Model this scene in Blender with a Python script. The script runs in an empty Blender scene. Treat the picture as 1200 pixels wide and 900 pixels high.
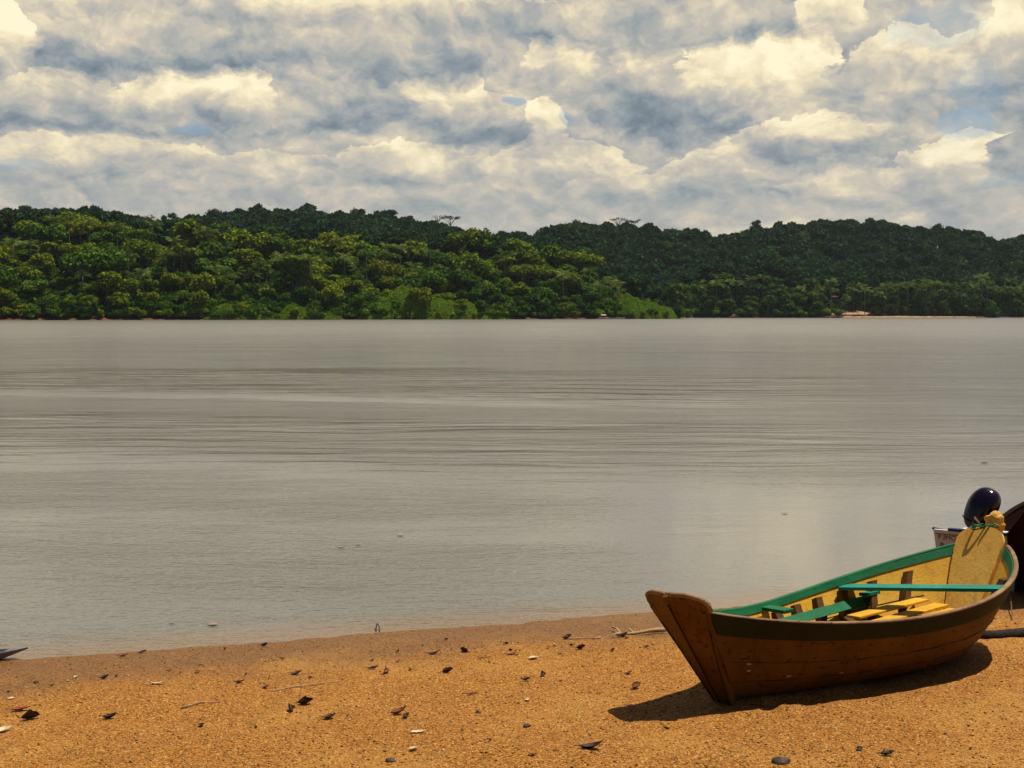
import bpy, bmesh, math, random
import numpy as np
from mathutils import Vector, Matrix
R = math.radians
SC = bpy.context.scene
COL = SC.collection

# ------------------------------------------------------------ camera
CAMH, F = 3.2, 1450.0                      # eye above the water, focal length in photo pixels (1200 wide)
PITCH = math.atan((450 - 367) / F)
cd = bpy.data.cameras.new('camera'); cam = bpy.data.objects.new('camera', cd); COL.objects.link(cam)
cam.location = (0, 0, CAMH); cam.rotation_euler = (R(90) - PITCH, 0, 0)
cd.sensor_width = 36; cd.lens = 36 * F / 1200; cd.clip_start = .1; cd.clip_end = 20000
SC.camera = cam

# ------------------------------------------------------------ sun, sky, exposure
SUN_EL, SUN_AZ = R(69), R(26)              # azimuth counted from +x towards +y
SDIR = Vector((math.cos(SUN_EL) * math.cos(SUN_AZ), math.cos(SUN_EL) * math.sin(SUN_AZ), math.sin(SUN_EL)))
sl = bpy.data.lights.new('sun', 'SUN'); sl.energy = 4.9; sl.angle = R(.53); sl.color = (1, .93, .80)
so = bpy.data.objects.new('sun', sl); COL.objects.link(so)
so.rotation_euler = SDIR.to_track_quat('Z', 'Y').to_euler()
SC.view_settings.view_transform = 'Standard'; SC.view_settings.look = 'None'
SC.view_settings.gamma = 1; SC.view_settings.exposure = .06; SC.view_settings.use_curve_mapping = False
SC.cycles.max_bounces = 6; SC.cycles.volume_bounces = 0


class NT:
    """tiny helper to write node trees"""
    def __init__(s, tree): s.t = tree; s.n = tree.nodes; s.l = tree.links
    def put(s, v, sock):
        if v is None: return
        if isinstance(v, bpy.types.NodeSocket): s.l.new(v, sock)
        else:
            if sock.type == 'RGBA' and not isinstance(v, (int, float)) and len(v) == 3: v = (*v, 1)
            sock.default_value = v
    def new(s, typ, out=0, props=None, **kw):
        n = s.n.new(typ)
        for k, v in (props or {}).items(): setattr(n, k, v)
        for k, v in kw.items():
            key = int(k[1:]) if k[0] == 'i' and k[1:].isdigit() else k.replace('_', ' ')
            s.put(v, n.inputs[key])
        return n.outputs[out]
    def m(s, op, a, b=None, c=None, clamp=False):
        n = s.n.new('ShaderNodeMath'); n.operation = op; n.use_clamp = clamp
        for i, v in enumerate((a, b, c)): s.put(v, n.inputs[i])
        return n.outputs[0]
    def vm(s, op, a, b=None, out=0):
        n = s.n.new('ShaderNodeVectorMath'); n.operation = op
        s.put(a, n.inputs[0]); s.put(b, n.inputs[1]); return n.outputs[out]
    def mix(s, f, a, b, blend='MIX'):
        n = s.n.new('ShaderNodeMix'); n.data_type = 'RGBA'; n.blend_type = blend
        s.put(f, n.inputs[0]); s.put(a, n.inputs[6]); s.put(b, n.inputs[7]); return n.outputs[2]
    def ramp(s, f, stops, interp='LINEAR'):
        n = s.n.new('ShaderNodeValToRGB'); n.color_ramp.interpolation = interp
        e = n.color_ramp.elements
        while len(e) < len(stops): e.new(.5)
        for i, (p, c) in enumerate(stops):
            e[i].position = p
            if isinstance(c, (int, float)): c = (c, c, c)
            e[i].color = (*c, 1)
        s.put(f, n.inputs[0]); return n.outputs[0]
    def sm(s, x, a, b):
        n = s.n.new('ShaderNodeMapRange'); n.interpolation_type = 'SMOOTHSTEP'
        s.put(x, n.inputs[0]); n.inputs[1].default_value = a; n.inputs[2].default_value = b
        return n.outputs[0]
    def noise(s, vec, scale, detail=4, rough=.5, dist=0., out=0, dim='3D'):
        return s.new('ShaderNodeTexNoise', out, {'noise_dimensions': dim}, Vector=vec, Scale=scale, Detail=detail, Roughness=rough, Distortion=dist)
    def xyz(s, v):
        n = s.n.new('ShaderNodeSeparateXYZ'); s.put(v, n.inputs[0]); return n.outputs
    def comb(s, x, y, z):
        n = s.n.new('ShaderNodeCombineXYZ')
        for i, v in enumerate((x, y, z)): s.put(v, n.inputs[i])
        return n.outputs[0]


def build_world():
    w = bpy.data.worlds.new('World'); SC.world = w; w.use_nodes = True
    w.node_tree.nodes.clear(); N = NT(w.node_tree)
    sky = N.n.new('ShaderNodeTexSky'); sky.sky_type = 'NISHITA'; sky.sun_disc = False
    sky.sun_elevation = SUN_EL; sky.sun_rotation = R(90) - SUN_AZ; sky.dust_density = 1.2; sky.ozone_density = 1.6
    d = N.new('ShaderNodeTexCoord', 0)
    x, y, z = N.xyz(d)
    z = N.m('MAXIMUM', z, 0.0)
    zc = N.m('ADD', z, .22)
    U = N.m('MULTIPLY', N.m('ARCTAN2', x, y), 2.8)
    V = N.m('MULTIPLY', N.m('LOGARITHM', zc, math.e), 1.55)
    P0 = N.comb(U, N.m('MULTIPLY', z, 1.3), V)
    wob = N.vm('SUBTRACT', N.noise(P0, 3.6, 5, .62, out=1), (.5, .5, .5))
    def scl(v, k):
        o = N.vm('SCALE', v, None); o.node.inputs[3].default_value = k; return o
    P = N.vm('ADD', P0, scl(wob, .17))
    fluff = N.noise(P, 15.0, 5, .62)                       # cauliflower edges
    soft = N.noise(P, 5.0, 4, .55)
    def dens(off): return N.noise(N.vm('ADD', P, off), 6.0, 5, .55)
    rel = N.m('SUBTRACT', dens((0, 0, 0)), dens((.03, 0, .075)))      # lit side against shaded side
    rel2 = N.m('SUBTRACT', N.noise(P, 17.0, 3, .55), N.noise(N.vm('ADD', P, (.012, 0, .03)), 17.0, 3, .55))
    relief = N.m('ADD', N.m('MULTIPLY', rel, .95), N.m('MULTIPLY', rel2, .55))
    big = N.noise(P0, 1.6, 3, .5)
    val = N.m('ADD', N.m('MULTIPLY', N.m('SUBTRACT', soft, .5), .40), N.m('ADD', .47, N.m('MULTIPLY', N.m('SUBTRACT', big, .5), .35)))
    eN = N.m('ADD', N.m('MULTIPLY', N.m('SUBTRACT', fluff, .5), 1.0), N.m('MULTIPLY', N.m('SUBTRACT', soft, .5), .9))
    def local(px, py, rx, ry):
        dirv = Vector(((px - 600) / F, math.cos(PITCH) - (py - 450) / F * math.sin(PITCH), -math.sin(PITCH) - (py - 450) / F * math.cos(PITCH))).normalized()
        zz = dirv.z + .22
        return N.vm('MULTIPLY', N.vm('SUBTRACT', P, (2.8 * math.atan2(dirv.x, dirv.y), 0, 1.55 * math.log(zz))), (F / 2.8 / rx, 0, F * zz / 1.55 / ry))
    # cumulus one behind the other, farthest first: lit crown, grey flat base
    for px, py, rx, ry, top, base in [
            (110, 192, 130, 26, .68, .42), (335, 205, 110, 22, .64, .40), (485, 198, 95, 26, .74, .30), (650, 205, 85, 36, .70, .46), (770, 226, 110, 18, .62, .40),
            (905, 208, 120, 32, .66, .40), (1010, 226, 90, 24, .66, .42), (1130, 205, 62, 42, .80, .42), (1192, 190, 36, 26, .34, .22), (560, 152, 74, 36, .60, .22), (634, 150, 20, 30, .98, .62),
            (510, 122, 56, 38, .84, .50), (60, 120, 90, 30, .66, .45), (235, 114, 96, 36, .98, .50), (130, 148, 125, 13, .42, .16), (392, 126, 86, 40, .60, .20),
            (800, 118, 120, 48, .55, .14), (655, 78, 44, 52, .92, .52), (955, 172, 74, 34, .76, .26), (898, 92, 92, 46, 1.0, .62), (1065, 100, 78, 60, .78, .34), (1185, 60, 46, 50, .72, .34),
            (200, 58, 200, 34, .58, .16), (478, 74, 84, 44, .48, .22), (330, 10, 330, 24, .78, .50), (770, 32, 210, 26, .55, .26), (975, 16, 34, 34, .95, .75), (2, 36, 26, 44, 1.08, .90)]:
        q = local(px, py, rx, ry); qz = N.xyz(q)[2]
        L = N.m('ADD', N.vm('LENGTH', q, out=1), eN)
        # crowns end sharply, bases melt into what is behind
        wdt = N.m('SUBTRACT', .62, N.m('MULTIPLY', N.sm(qz, -.6, .5), .57))
        mask = N.m('SUBTRACT', 1.0, N.m('DIVIDE', N.m('SUBTRACT', L, N.m('SUBTRACT', 1.12, wdt)), wdt), clamp=True)
        lit = N.m('MULTIPLY_ADD', N.sm(qz, -.75, .75), top - base + .09, base - .06)
        val = N.m('ADD', N.m('MULTIPLY', val, N.m('SUBTRACT', 1.0, mask)), N.m('MULTIPLY', lit, mask))
    val = N.m('ADD', val, relief)
    ccol = N.ramp(val, [(.0, (.16, .21, .26)), (.22, (.27, .315, .345)), (.42, (.43, .430, .405)), (.62, (.62, .555, .445)), (.82, (.87, .755, .51)), (1, (1.0, .90, .64))])
    def total(items):
        acc = None
        for it in items:
            mm = N.m('MULTIPLY', N.m('SUBTRACT', 1.0, N.sm(N.m('ADD', N.vm('LENGTH', local(*it[:4]), out=1), N.m('MULTIPLY', eN, .8)), .6, 1.0)), it[4]); acc = mm if acc is None else N.m('ADD', acc, mm)
        return acc
    gap = total([(228, 150, 28, 6, .55), (602, 124, 16, 8, .6), (655, 140, 10, 12, .4), (1132, 148, 34, 18, .5), (1090, 30, 60, 30, .30), (12, 195, 40, 8, .35), (1150, 100, 30, 40, .25), (1170, 215, 40, 8, .2)])
    # near the horizon contrast sinks into a pale band
    ccol = N.mix(N.m('MULTIPLY', N.m('SUBTRACT', 1.0, N.sm(z, .05, .16)), .32), ccol, (.47, .46, .42))
    blue = N.mix(.55, N.vm('SCALE', sky.outputs[0], None), (.22, .40, .56)); blue.node.inputs[6].links[0].from_node.inputs[3].default_value = .085
    cover = N.m('SUBTRACT', 1.0, gap, clamp=True)
    cloudy = N.mix(cover, blue, ccol)
    # overhead and behind, unseen: cover broken into blue kept dim to deepen shadows
    front = N.sm(N.m('SUBTRACT', y, N.m('MULTIPLY', z, .85)), -.15, .45)
    dimsky = N.vm('SCALE', sky.outputs[0], None); dimsky.node.inputs[3].default_value = .038
    patchy = N.m('MULTIPLY', N.sm(N.noise(P0, 1.1, 5, .6), .58, .75), .2)
    rest = N.mix(patchy, dimsky, ccol)
    out = N.mix(front, rest, cloudy)
    bg = N.n.new('ShaderNodeBackground'); N.put(out, bg.inputs[0]); bg.inputs[1].default_value = 1.0
    # Nishita is scaled to 0.038-0.085 above; the cloud colours are real luminances
    o = N.n.new('ShaderNodeOutputWorld'); N.l.new(bg.outputs[0], o.inputs[0])
    w.cycles.sampling_method = 'MANUAL'; w.cycles.sample_map_resolution = 512
build_world()


# ------------------------------------------------------------ helpers
def setp(o, label=None, cat=None, group=None, kind=None):
    if label: o['label'] = label
    if cat: o['category'] = cat
    if group: o['group'] = group
    if kind: o['kind'] = kind
    return o
def empty(name, loc=(0, 0, 0), rot=None, **k):
    o = bpy.data.objects.new(name, None); COL.objects.link(o); o.empty_display_size = .2
    o.location = loc
    if rot is not None: o.rotation_euler = rot
    return setp(o, **k)
def link(name, me, mats, parent=None, smooth=False, link_it=True, **k):
    if not isinstance(mats, (list, tuple)): mats = [mats]
    if not me.materials:
        for m_ in mats: me.materials.append(m_)
    if smooth: me.polygons.foreach_set('use_smooth', [True] * len(me.polygons))
    o = bpy.data.objects.new(name, me)
    if link_it: COL.objects.link(o)
    o.parent = parent
    return setp(o, **k)
def mesh(name, V, Fc, mi=None):
    me = bpy.data.meshes.new(name)
    me.from_pydata([tuple(map(float, v)) for v in V], [], [tuple(map(int, f)) for f in Fc]); 
    if mi is not None: me.polygons.foreach_set('material_index', list(mi))
    me.update(); return me
def np_mesh(name, V, Q):
    """fast mesh from arrays; Q is (n,3) or (n,4)"""
    me = bpy.data.meshes.new(name); V = np.asarray(V, np.float32); Q = np.asarray(Q, np.int32); k = Q.shape[1]
    me.vertices.add(len(V)); me.vertices.foreach_set('co', V.ravel())
    me.loops.add(Q.size); me.loops.foreach_set('vertex_index', Q.ravel())
    me.polygons.add(len(Q)); me.polygons.foreach_set('loop_start', np.arange(0, Q.size, k, dtype=np.int32))
    me.polygons.foreach_set('loop_total', np.full(len(Q), k, np.int32))
    me.update(calc_edges=True); me.validate(); return me
def copy_tree(src, **props):
    r = src.copy(); COL.objects.link(r)
    for k, v in props.items(): r[k] = v
    for ch in list(src.children):
        c = ch.copy(); COL.objects.link(c); c.parent = r
        for g in list(ch.children):
            d_ = g.copy(); COL.objects.link(d_); d_.parent = c
    return r
class MB:
    """collects shapes into one mesh"""
    def __init__(s): s.V = []; s.F = []
    def add(s, V, Fc):
        b = len(s.V); s.V += [tuple(v) for v in V]; s.F += [tuple(i + b for i in f) for f in Fc]
    def box(s, c, d, M=None):
        vs = []
        for sx in (-.5, .5):
            for sy in (-.5, .5):
                for sz in (-.5, .5):
                    p = Vector((d[0] * sx, d[1] * sy, d[2] * sz))
                    if M is not None: p = M @ p
                    vs.append(Vector(c) + p)
        s.add(vs, [(0, 1, 3, 2), (4, 6, 7, 5), (0, 4, 5, 1), (2, 3, 7, 6), (0, 2, 6, 4), (1, 5, 7, 3)])
    def sweep(s, pts, prof_fn, closed_prof=True, caps=True):
        """prof_fn(i) -> list of points (absolute)"""
        rings = [prof_fn(i) for i in range(len(pts))] if pts is not None else prof_fn
        n = len(rings[0]); V = [p for r in rings for p in r]; Fc = []
        for i in range(len(rings) - 1):
            for j in range(n if closed_prof else n - 1):
                k = (j + 1) % n
                Fc.append((i * n + j, i * n + k, (i + 1) * n + k, (i + 1) * n + j))
        if caps and closed_prof:
            Fc.append(tuple(reversed(range(n)))); Fc.append(tuple((len(rings) - 1) * n + j for j in range(n)))
        s.add(V, Fc)
    def tube(s, pts, rad, n=8):
        pts = [Vector(p) for p in pts]; rings = []; up = Vector((.13, .21, 1)).normalized()
        for i, p in enumerate(pts):
            a = pts[max(i - 1, 0)]; b = pts[min(i + 1, len(pts) - 1)]
            t = (b - a).normalized(); u = t.cross(up)
            if u.length < .1: u = t.cross(Vector((1, 0, 0)))
            u.normalize(); v = t.cross(u); r = rad[i] if isinstance(rad, (list, tuple)) else rad
            rings.append([p + (u * math.cos(q) + v * math.sin(q)) * r for q in [2 * math.pi * j / n for j in range(n)]])
        s.sweep(None, rings)
    def build(s, name, mats, parent=None, smooth=False, bevel=0, **k):
        me = mesh(name, s.V, s.F)
        if bevel:
            bm = bmesh.new(); bm.from_mesh(me); bmesh.ops.recalc_face_normals(bm, faces=bm.faces)
            bmesh.ops.bevel(bm, geom=[e for e in bm.edges if len(e.link_faces) == 2 and e.calc_face_angle(0) > .6], offset=bevel, segments=2, affect='EDGES', profile=.7)
            bm.to_mesh(me); bm.free()
        return link(name, me, mats, parent, smooth, **k)


def material(name):
    m_ = bpy.data.materials.new(name); m_.use_nodes = True; m_.node_tree.nodes.clear()
    N = NT(m_.node_tree); out = N.n.new('ShaderNodeOutputMaterial')
    b = N.n.new('ShaderNodeBsdfPrincipled'); N.l.new(b.outputs[0], out.inputs[0]); N.b = b; N.out = out
    return m_, N
def finish(N, col=None, rough=None, height=None, hs=.5, hd=.02, spec=None, metal=None):
    N.put(col, N.b.inputs['Base Color']); N.put(rough, N.b.inputs['Roughness'])
    if spec is not None: N.put(spec, N.b.inputs['Specular IOR Level'])
    if metal is not None: N.put(metal, N.b.inputs['Metallic'])
    if height is not None:
        N.put(N.new('ShaderNodeBump', 0, None, Height=height, Strength=hs, Distance=hd), N.b.inputs['Normal'])

# ------------------------------------------------------------ placing: a point of the beach or of a distance plane
cp, sp = math.cos(PITCH), math.sin(PITCH)
def ray(px, py):
    v = -(py - 450) / F
    return Vector(((px - 600) / F, cp + v * sp, -sp + v * cp))
def at_depth(px, py, y):
    r = ray(px, py); t = y / r.y; return Vector((0, 0, CAMH)) + r * t
A0 = Vector((-4.7136, 11.2266)); NB = Vector((.28742, -.95781)); SL = .08
def beach_dist(x, y): return (x - A0.x) * NB.x + (y - A0.y) * NB.y       # metres up the beach from the waterline
def ong(px, py):
    r = ray(px, py); c = (0 - A0.x) * NB.x + (0 - A0.y) * NB.y
    t = (-CAMH + SL * c) / (r.z - SL * (r.x * NB.x + r.y * NB.y))
    p = Vector((0, 0, CAMH)) + r * t; p.z = float(beach_z(np.array([p.x]), np.array([p.y]))[0]); return p

def vnoise(x, y, seed=0):
    """smooth value noise on arrays"""
    xi = np.floor(x).astype(np.int64); yi = np.floor(y).astype(np.int64); fx = x - xi; fy = y - yi
    fx = fx * fx * (3 - 2 * fx); fy = fy * fy * (3 - 2 * fy)
    def h(a, b):
        n = (a * 374761393 + b * 668265263 + seed * 974634777) & 0xffffffff
        n = ((n ^ (n >> 13)) * 1274126177) & 0xffffffff
        return ((n ^ (n >> 16)) & 0xffff) / 65535.0
    return (h(xi, yi) * (1 - fx) + h(xi + 1, yi) * fx) * (1 - fy) + (h(xi, yi + 1) * (1 - fx) + h(xi + 1, yi + 1) * fx) * fy
def fbm(x, y, o=4, seed=0):
    s_ = 0; a = 1; t = 0
    for i in range(o): s_ = s_ + a * vnoise(x * 2 ** i, y * 2 ** i, seed + i); t += a; a *= .5
    return s_ / t - .5
def beach_z(x, y):
    b = (x - A0.x) * NB.x + (y - A0.y) * NB.y
    z = np.where(b > 0, np.where(b < 14, SL * b, SL * 14 + (b - 14) * .02), SL * 1.4 * b)
    z = np.maximum(z, -1.6)
    amp = np.clip((b + .3) / 1.4, .25, 1)
    z = z + amp * (.065 * fbm(x * .9, y * .9, 3, 3) + .032 * fbm(x * 4.5, y * 4.5, 3, 9) + .010 * fbm(x * 15, y * 15, 2, 21))
    # a few soft scuffs and the faint drag line along the beach
    u = x * NB.y - y * NB.x
    z = z + .012 * np.exp(-((b - 4.3 - .25 * fbm(x * .5, y * .5, 2, 5)) / .10) ** 2) - .010 * np.exp(-((b - 4.05) / .12) ** 2)
    rr_ = random.Random(77)                       # old, wind-softened footprints
    for i in range(46):
        fx, fb = rr_.uniform(-4.5, 7), rr_.uniform(.5, 5.5); ang = rr_.uniform(-.5, .5) + (0 if i % 2 else 1.4)
        cx = A0.x + NB.x * fb - NB.y * (fx + 4.7); cy = A0.y + NB.y * fb + NB.x * (fx + 4.7)
        dx, dy = x - cx, y - cy; a_ = (dx * math.cos(ang) + dy * math.sin(ang)) / .14; b_ = (-dx * math.sin(ang) + dy * math.cos(ang)) / .065; q = a_ * a_ + b_ * b_
        z = z + np.where(q < 9, -.016 * np.exp(-q) + .007 * np.exp(-(np.sqrt(np.minimum(q, 9)) - 1.6) ** 2 * 4), 0)
    return z

# ------------------------------------------------------------ materials of the place
def sand_material():
    m_, N = material('coarse orange sand')
    p = N.new('ShaderNodeTexCoord', 3); x, y, z = N.xyz(p)
    g1 = N.noise(p, 85, 3, .7); g2 = N.noise(p, 34, 3, .65); mid = N.noise(p, 5, 4, .6); big = N.noise(p, .9, 4, .55)
    grain = N.new('ShaderNodeTexVoronoi', 1, None, Vector=p, Scale=95.0)
    gv = N.xyz(grain)[0]
    c = N.ramp(gv, [(0, (.12, .040, .006)), (.25, (.29, .105, .013)), (.6, (.41, .160, .020)), (.88, (.51, .225, .036)), (1, (.66, .41, .14))])
    c = N.mix(N.m('MULTIPLY', N.sm(g2, .56, .72), .75), c, (.13, .055, .014))
    c = N.mix(N.m('MULTIPLY', N.sm(mid, .52, .70), .35), c, (.24, .10, .022))
    c = N.mix(N.m('MULTIPLY', N.sm(big, .48, .66), .30), c, (.56, .29, .065))
    c = N.mix(N.m('MULTIPLY', N.sm(N.noise(p, 14, 4, .7), .66, .74), .5), c, (.11, .075, .028))
    # wet where the river has just been
    hz = N.m('ADD', z, N.m('MULTIPLY', N.m('SUBTRACT', big, .5), .12))
    wet = N.m('SUBTRACT', 1.0, N.sm(hz, .03, .17))
    c = N.mix(N.m('MULTIPLY', wet, .85), c, N.mix(.6, c, (.075, .032, .012), 'MIX'))
    h = N.m('ADD', N.m('MULTIPLY', g1, .5), N.m('ADD', N.m('MULTIPLY', g2, 1.0), N.m('MULTIPLY', mid, 1.2)))
    finish(N, c, N.m('SUBTRACT', .92, N.m('MULTIPLY', wet, .50)), h, 1.0, .022, spec=.25)
    return m_

def water_material():
    m_, N = material('muddy river water')
    p = N.new('ShaderNodeTexCoord', 3); x, y, z = N.xyz(p)
    # ripples run about parallel to the picture plane, with a slow drift of direction
    warp = N.vm('SCALE', N.vm('SUBTRACT', N.noise(p, .05, 3, .5, out=1), (.5, .5, .5)), None); warp.node.inputs[3].default_value = 6.0
    q = N.vm('ADD', p, warp)
    near = N.m('SUBTRACT', 1.0, N.sm(y, 14.0, 60.0)); far = N.sm(y, 50.0, 300.0)
    fine = N.noise(N.vm('MULTIPLY', p, (5.5, 13.0, 1)), 1.0, 3, .55)
    fine2 = N.noise(N.vm('MULTIPLY', q, (1.1, 3.4, 1)), 1.0, 4, .6)
    swell = N.noise(N.vm('MULTIPLY', q, (.16, .95, 1)), 1.0, 3, .5)
    roll = N.noise(N.vm('MULTIPLY', q, (.05, .42, 1)), 1.0, 3, .5)
    # passing wake: two bands of longer, steeper ripples
    edge = N.m('ADD', y, N.m('MULTIPLY', N.m('SUBTRACT', N.noise(p, .035, 3, .5), .5), 22.0))
    edge = N.m('ADD', edge, N.m('MULTIPLY', x, .12))
    band1 = N.m('MULTIPLY', N.sm(edge, 43.0, 50.0), N.m('SUBTRACT', 1.0, N.sm(edge, 56.0, 72.0)))
    band2 = N.m('MULTIPLY', N.sm(edge, 22.0, 27.0), N.m('SUBTRACT', 1.0, N.sm(edge, 32.0, 40.0)))
    leftish = N.m('SUBTRACT', 1.0, N.sm(x, -8.0, 12.0))
    band1 = N.m('MULTIPLY', band1, N.m('SUBTRACT', 1.7, N.m('MULTIPLY', N.sm(x, -22.0, 10.0), 1.0)))
    band = N.m('ADD', band1, N.m('MULTIPLY', band2, N.m('ADD', .12, N.m('MULTIPLY', leftish, .30))))
    calm = N.sm(N.noise(N.vm('MULTIPLY', p, (.05, .12, 1)), 1.0, 4, .55), .38, .62)
    h = N.m('MULTIPLY', fine, N.m('MULTIPLY', N.m('ADD', .35, N.m('MULTIPLY', calm, .8)), .046))
    h = N.m('ADD', h, N.m('MULTIPLY', fine2, N.m('MULTIPLY', N.m('ADD', .5, calm), .05)))
    band = N.m('MULTIPLY', band, N.m('SUBTRACT', 1.0, N.m('MULTIPLY', N.sm(x, 4.0, 20.0), .88)))
    h = N.m('ADD', h, N.m('MULTIPLY', swell, N.m('ADD', .06, N.m('MULTIPLY', band, 1.25))))
    h = N.m('ADD', h, N.m('MULTIPLY', roll, N.m('ADD', .10, N.m('MULTIPLY', band, .9))))
    long = N.noise(N.vm('MULTIPLY', q, (.012, .11, 1)), 1.0, 5, .6)
    h = N.m('ADD', h, N.m('MULTIPLY', long, N.m('MULTIPLY', N.sm(y, 50.0, 160.0), 1.3)))
    still = N.m('MULTIPLY', N.sm(x, -1.0, 3.0), N.m('SUBTRACT', 1.0, N.sm(y, 20.0, 30.0)))
    h = N.m('MULTIPLY', h, N.m('SUBTRACT', 1.0, N.m('MULTIPLY', still, .84)))
    h = N.m('MULTIPLY', h, .45)
    mud = N.mix(N.sm(N.noise(p, .04, 3, .5), .35, .65), (.180, .165, .138), (.205, .182, .148))
    shallow = N.m('SUBTRACT', 1.0, N.sm(N.m('ADD', N.m('MULTIPLY', x, -NB.x), N.m('ADD', N.m('MULTIPLY', y, -NB.y), (A0.x * NB.x + A0.y * NB.y))), .0, 1.0))
    mud = N.mix(N.m('MULTIPLY', shallow, .8), mud, (.24, .155, .085))
    N.put(1.333, N.b.inputs['IOR'])
    finish(N, mud, N.m('SUBTRACT', N.m('ADD', .10, N.m('MULTIPLY', far, .16)), N.m('MULTIPLY', still, .05)), h, 1.0, 1.0)
    return m_

def foliage(name, dark, mid, light, tscale=.35, hue=.0, vary=.35):
    m_, N = material(name)
    p = N.new('ShaderNodeTexCoord', 3); rnd = N.new('ShaderNodeObjectInfo', 5)
    geo = N.n.new('ShaderNodeNewGeometry')
    isl = geo.outputs['Random Per Island']
    n1 = N.noise(p, tscale, 3, .6)
    f = N.m('ADD', N.m('MULTIPLY', isl, .55), N.m('MULTIPLY', n1, .55))
    f = N.m('ADD', f, N.m('MULTIPLY', N.m('SUBTRACT', rnd, .5), vary))
    c = N.ramp(f, [(.15, dark), (.5, mid), (.9, light)])
    # whole trees lean towards yellow, brown or blue-green
    r2 = N.m('FRACT', N.m('MULTIPLY', rnd, 7.31))
    c = N.mix(N.m('MULTIPLY', N.sm(r2, .72, .98), .45), c, tuple(min(1, v * k) for v, k in zip(mid, (1.6, 1.0, .8))))
    c = N.mix(N.m('MULTIPLY', N.m('SUBTRACT', 1.0, N.sm(r2, .0, .25)), .45), c, tuple(v * k for v, k in zip(mid, (.55, .85, 1.25))))
    finish(N, c, .7, spec=.06)
    tr = N.n.new('ShaderNodeBsdfTranslucent'); N.put(c, tr.inputs[0])
    mx = N.n.new('ShaderNodeMixShader'); mx.inputs[0].default_value = .22
    N.l.new(N.b.outputs[0], mx.inputs[1]); N.l.new(tr.outputs[0], mx.inputs[2]); N.l.new(mx.outputs[0], N.out.inputs[0])
    return m_

def simple(name, a, b, scale=8., rough=.75, bump=.3, bd=.01, stretch=(1, 1, 1), spec=.3, coord=3):
    m_, N = material(name)
    p = N.vm('MULTIPLY', N.new('ShaderNodeTexCoord', coord), stretch)
    n = N.noise(p, scale, 5, .65)
    finish(N, N.mix(N.sm(n, .3, .7), a, b), rough, N.noise(p, scale * 3, 4, .6), bump, bd, spec=spec)
    return m_

def paint(name, base, light, under, wear=.62, stretch=(1.2, 5, 5), rough=.5, spec=.18):
    """old brush paint on planks: fading, scuffs down to wood, grime, nail spots"""
    m_, N = material(name)
    p = N.new('ShaderNodeTexCoord', 3); q = N.vm('MULTIPLY', p, stretch)
    grainy = N.noise(q, 9, 5, .7); fade = N.noise(p, 2.6, 4, .6); chip = N.noise(N.vm('MULTIPLY', p, (1, 2, 2)), 13, 6, .7)
    c = N.mix(N.sm(fade, .3, .75), base, light)
    c = N.mix(N.m('MULTIPLY', N.sm(grainy, .5, .8), .4), c, tuple(v * .6 for v in base))
    c = N.mix(N.m('MULTIPLY', N.sm(chip, wear, wear + .05), .85), c, under)
    sc = N.noise(N.vm('MULTIPLY', p, (2, 14, 14)), 5, 4, .7)
    c = N.mix(N.m('MULTIPLY', N.sm(sc, .66, .72), .6), c, tuple(v * .35 for v in under))
    h = N.m('ADD', grainy, N.m('MULTIPLY', N.sm(chip, wear, wear + .05), -.6))
    stain = N.noise(N.vm('MULTIPLY', p, (7, 7, .9)), 1.6, 5, .65)
    c = N.mix(N.m('MULTIPLY', N.sm(stain, .50, .72), .45), c, tuple(v * .45 for v in base))
    finish(N, c, N.m('ADD', rough + .1, N.m('MULTIPLY', N.sm(chip, wear, wear + .05), .2)), h, .7, .008, spec=spec)
    return m_

M_sand = sand_material(); M_water = water_material()
M_leafY = foliage('yellowish green foliage', (.028, .056, .001), (.105, .160, .002), (.27, .31, .007))  # leaf colour of the yellow green trees
M_leafG = foliage('deep green foliage', (.010, .036, .001), (.045, .112, .003), (.14, .24, .009))
M_leafF = foliage('far hill foliage', (.006, .022, .009), (.016, .052, .014), (.045, .105, .022), .12)
M_leafR = foliage('dark right bank foliage', (.010, .030, .003), (.036, .080, .007), (.095, .165, .014))  # darker leaf green for the growth below the right hill
M_vine = foliage('bright creeper foliage', (.045, .095, .002), (.13, .23, .004), (.24, .36, .012), .3, vary=0)
M_palm = foliage('palm fronds', (.018, .036, .004), (.065, .11, .008), (.26, .33, .07), .5)
M_bark = simple('pale grey bark', (.13, .11, .08), (.28, .25, .2), .8, .85)
M_barkd = simple('dark bark', (.035, .025, .018), (.09, .07, .05), .8, .85)
M_land = simple('forest floor and red bank earth', (.075, .035, .015), (.13, .062, .028), .15, .95)
M_farsand = simple('pale far beach sand', (.20, .10, .045), (.52, .33, .17), .35, .9)

# ------------------------------------------------------------ ground near: the beach
def grid_mesh(name, xs, ys, zf):
    X, Y = np.meshgrid(xs, ys); Z = zf(X, Y); V = np.stack([X, Y, Z], -1).reshape(-1, 3)
    nx, ny = len(xs), len(ys); i = (np.arange(ny - 1)[:, None] * nx + np.arange(nx - 1)[None]).ravel()
    return np_mesh(name, V, np.stack([i, i + 1, i + nx + 1, i + nx], 1))
xs = np.concatenate([np.linspace(-60, -7, 40), np.arange(-6.9, 8.0, .03), np.linspace(8.1, 60, 40)])
ys = np.concatenate([np.linspace(-30, 5.5, 40), np.arange(5.6, 16.5, .03), np.linspace(16.6, 32, 12)])
link('sand_beach', grid_mesh('sand_beach', xs, ys, beach_z), M_sand, smooth=True, kind='structure')

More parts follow.
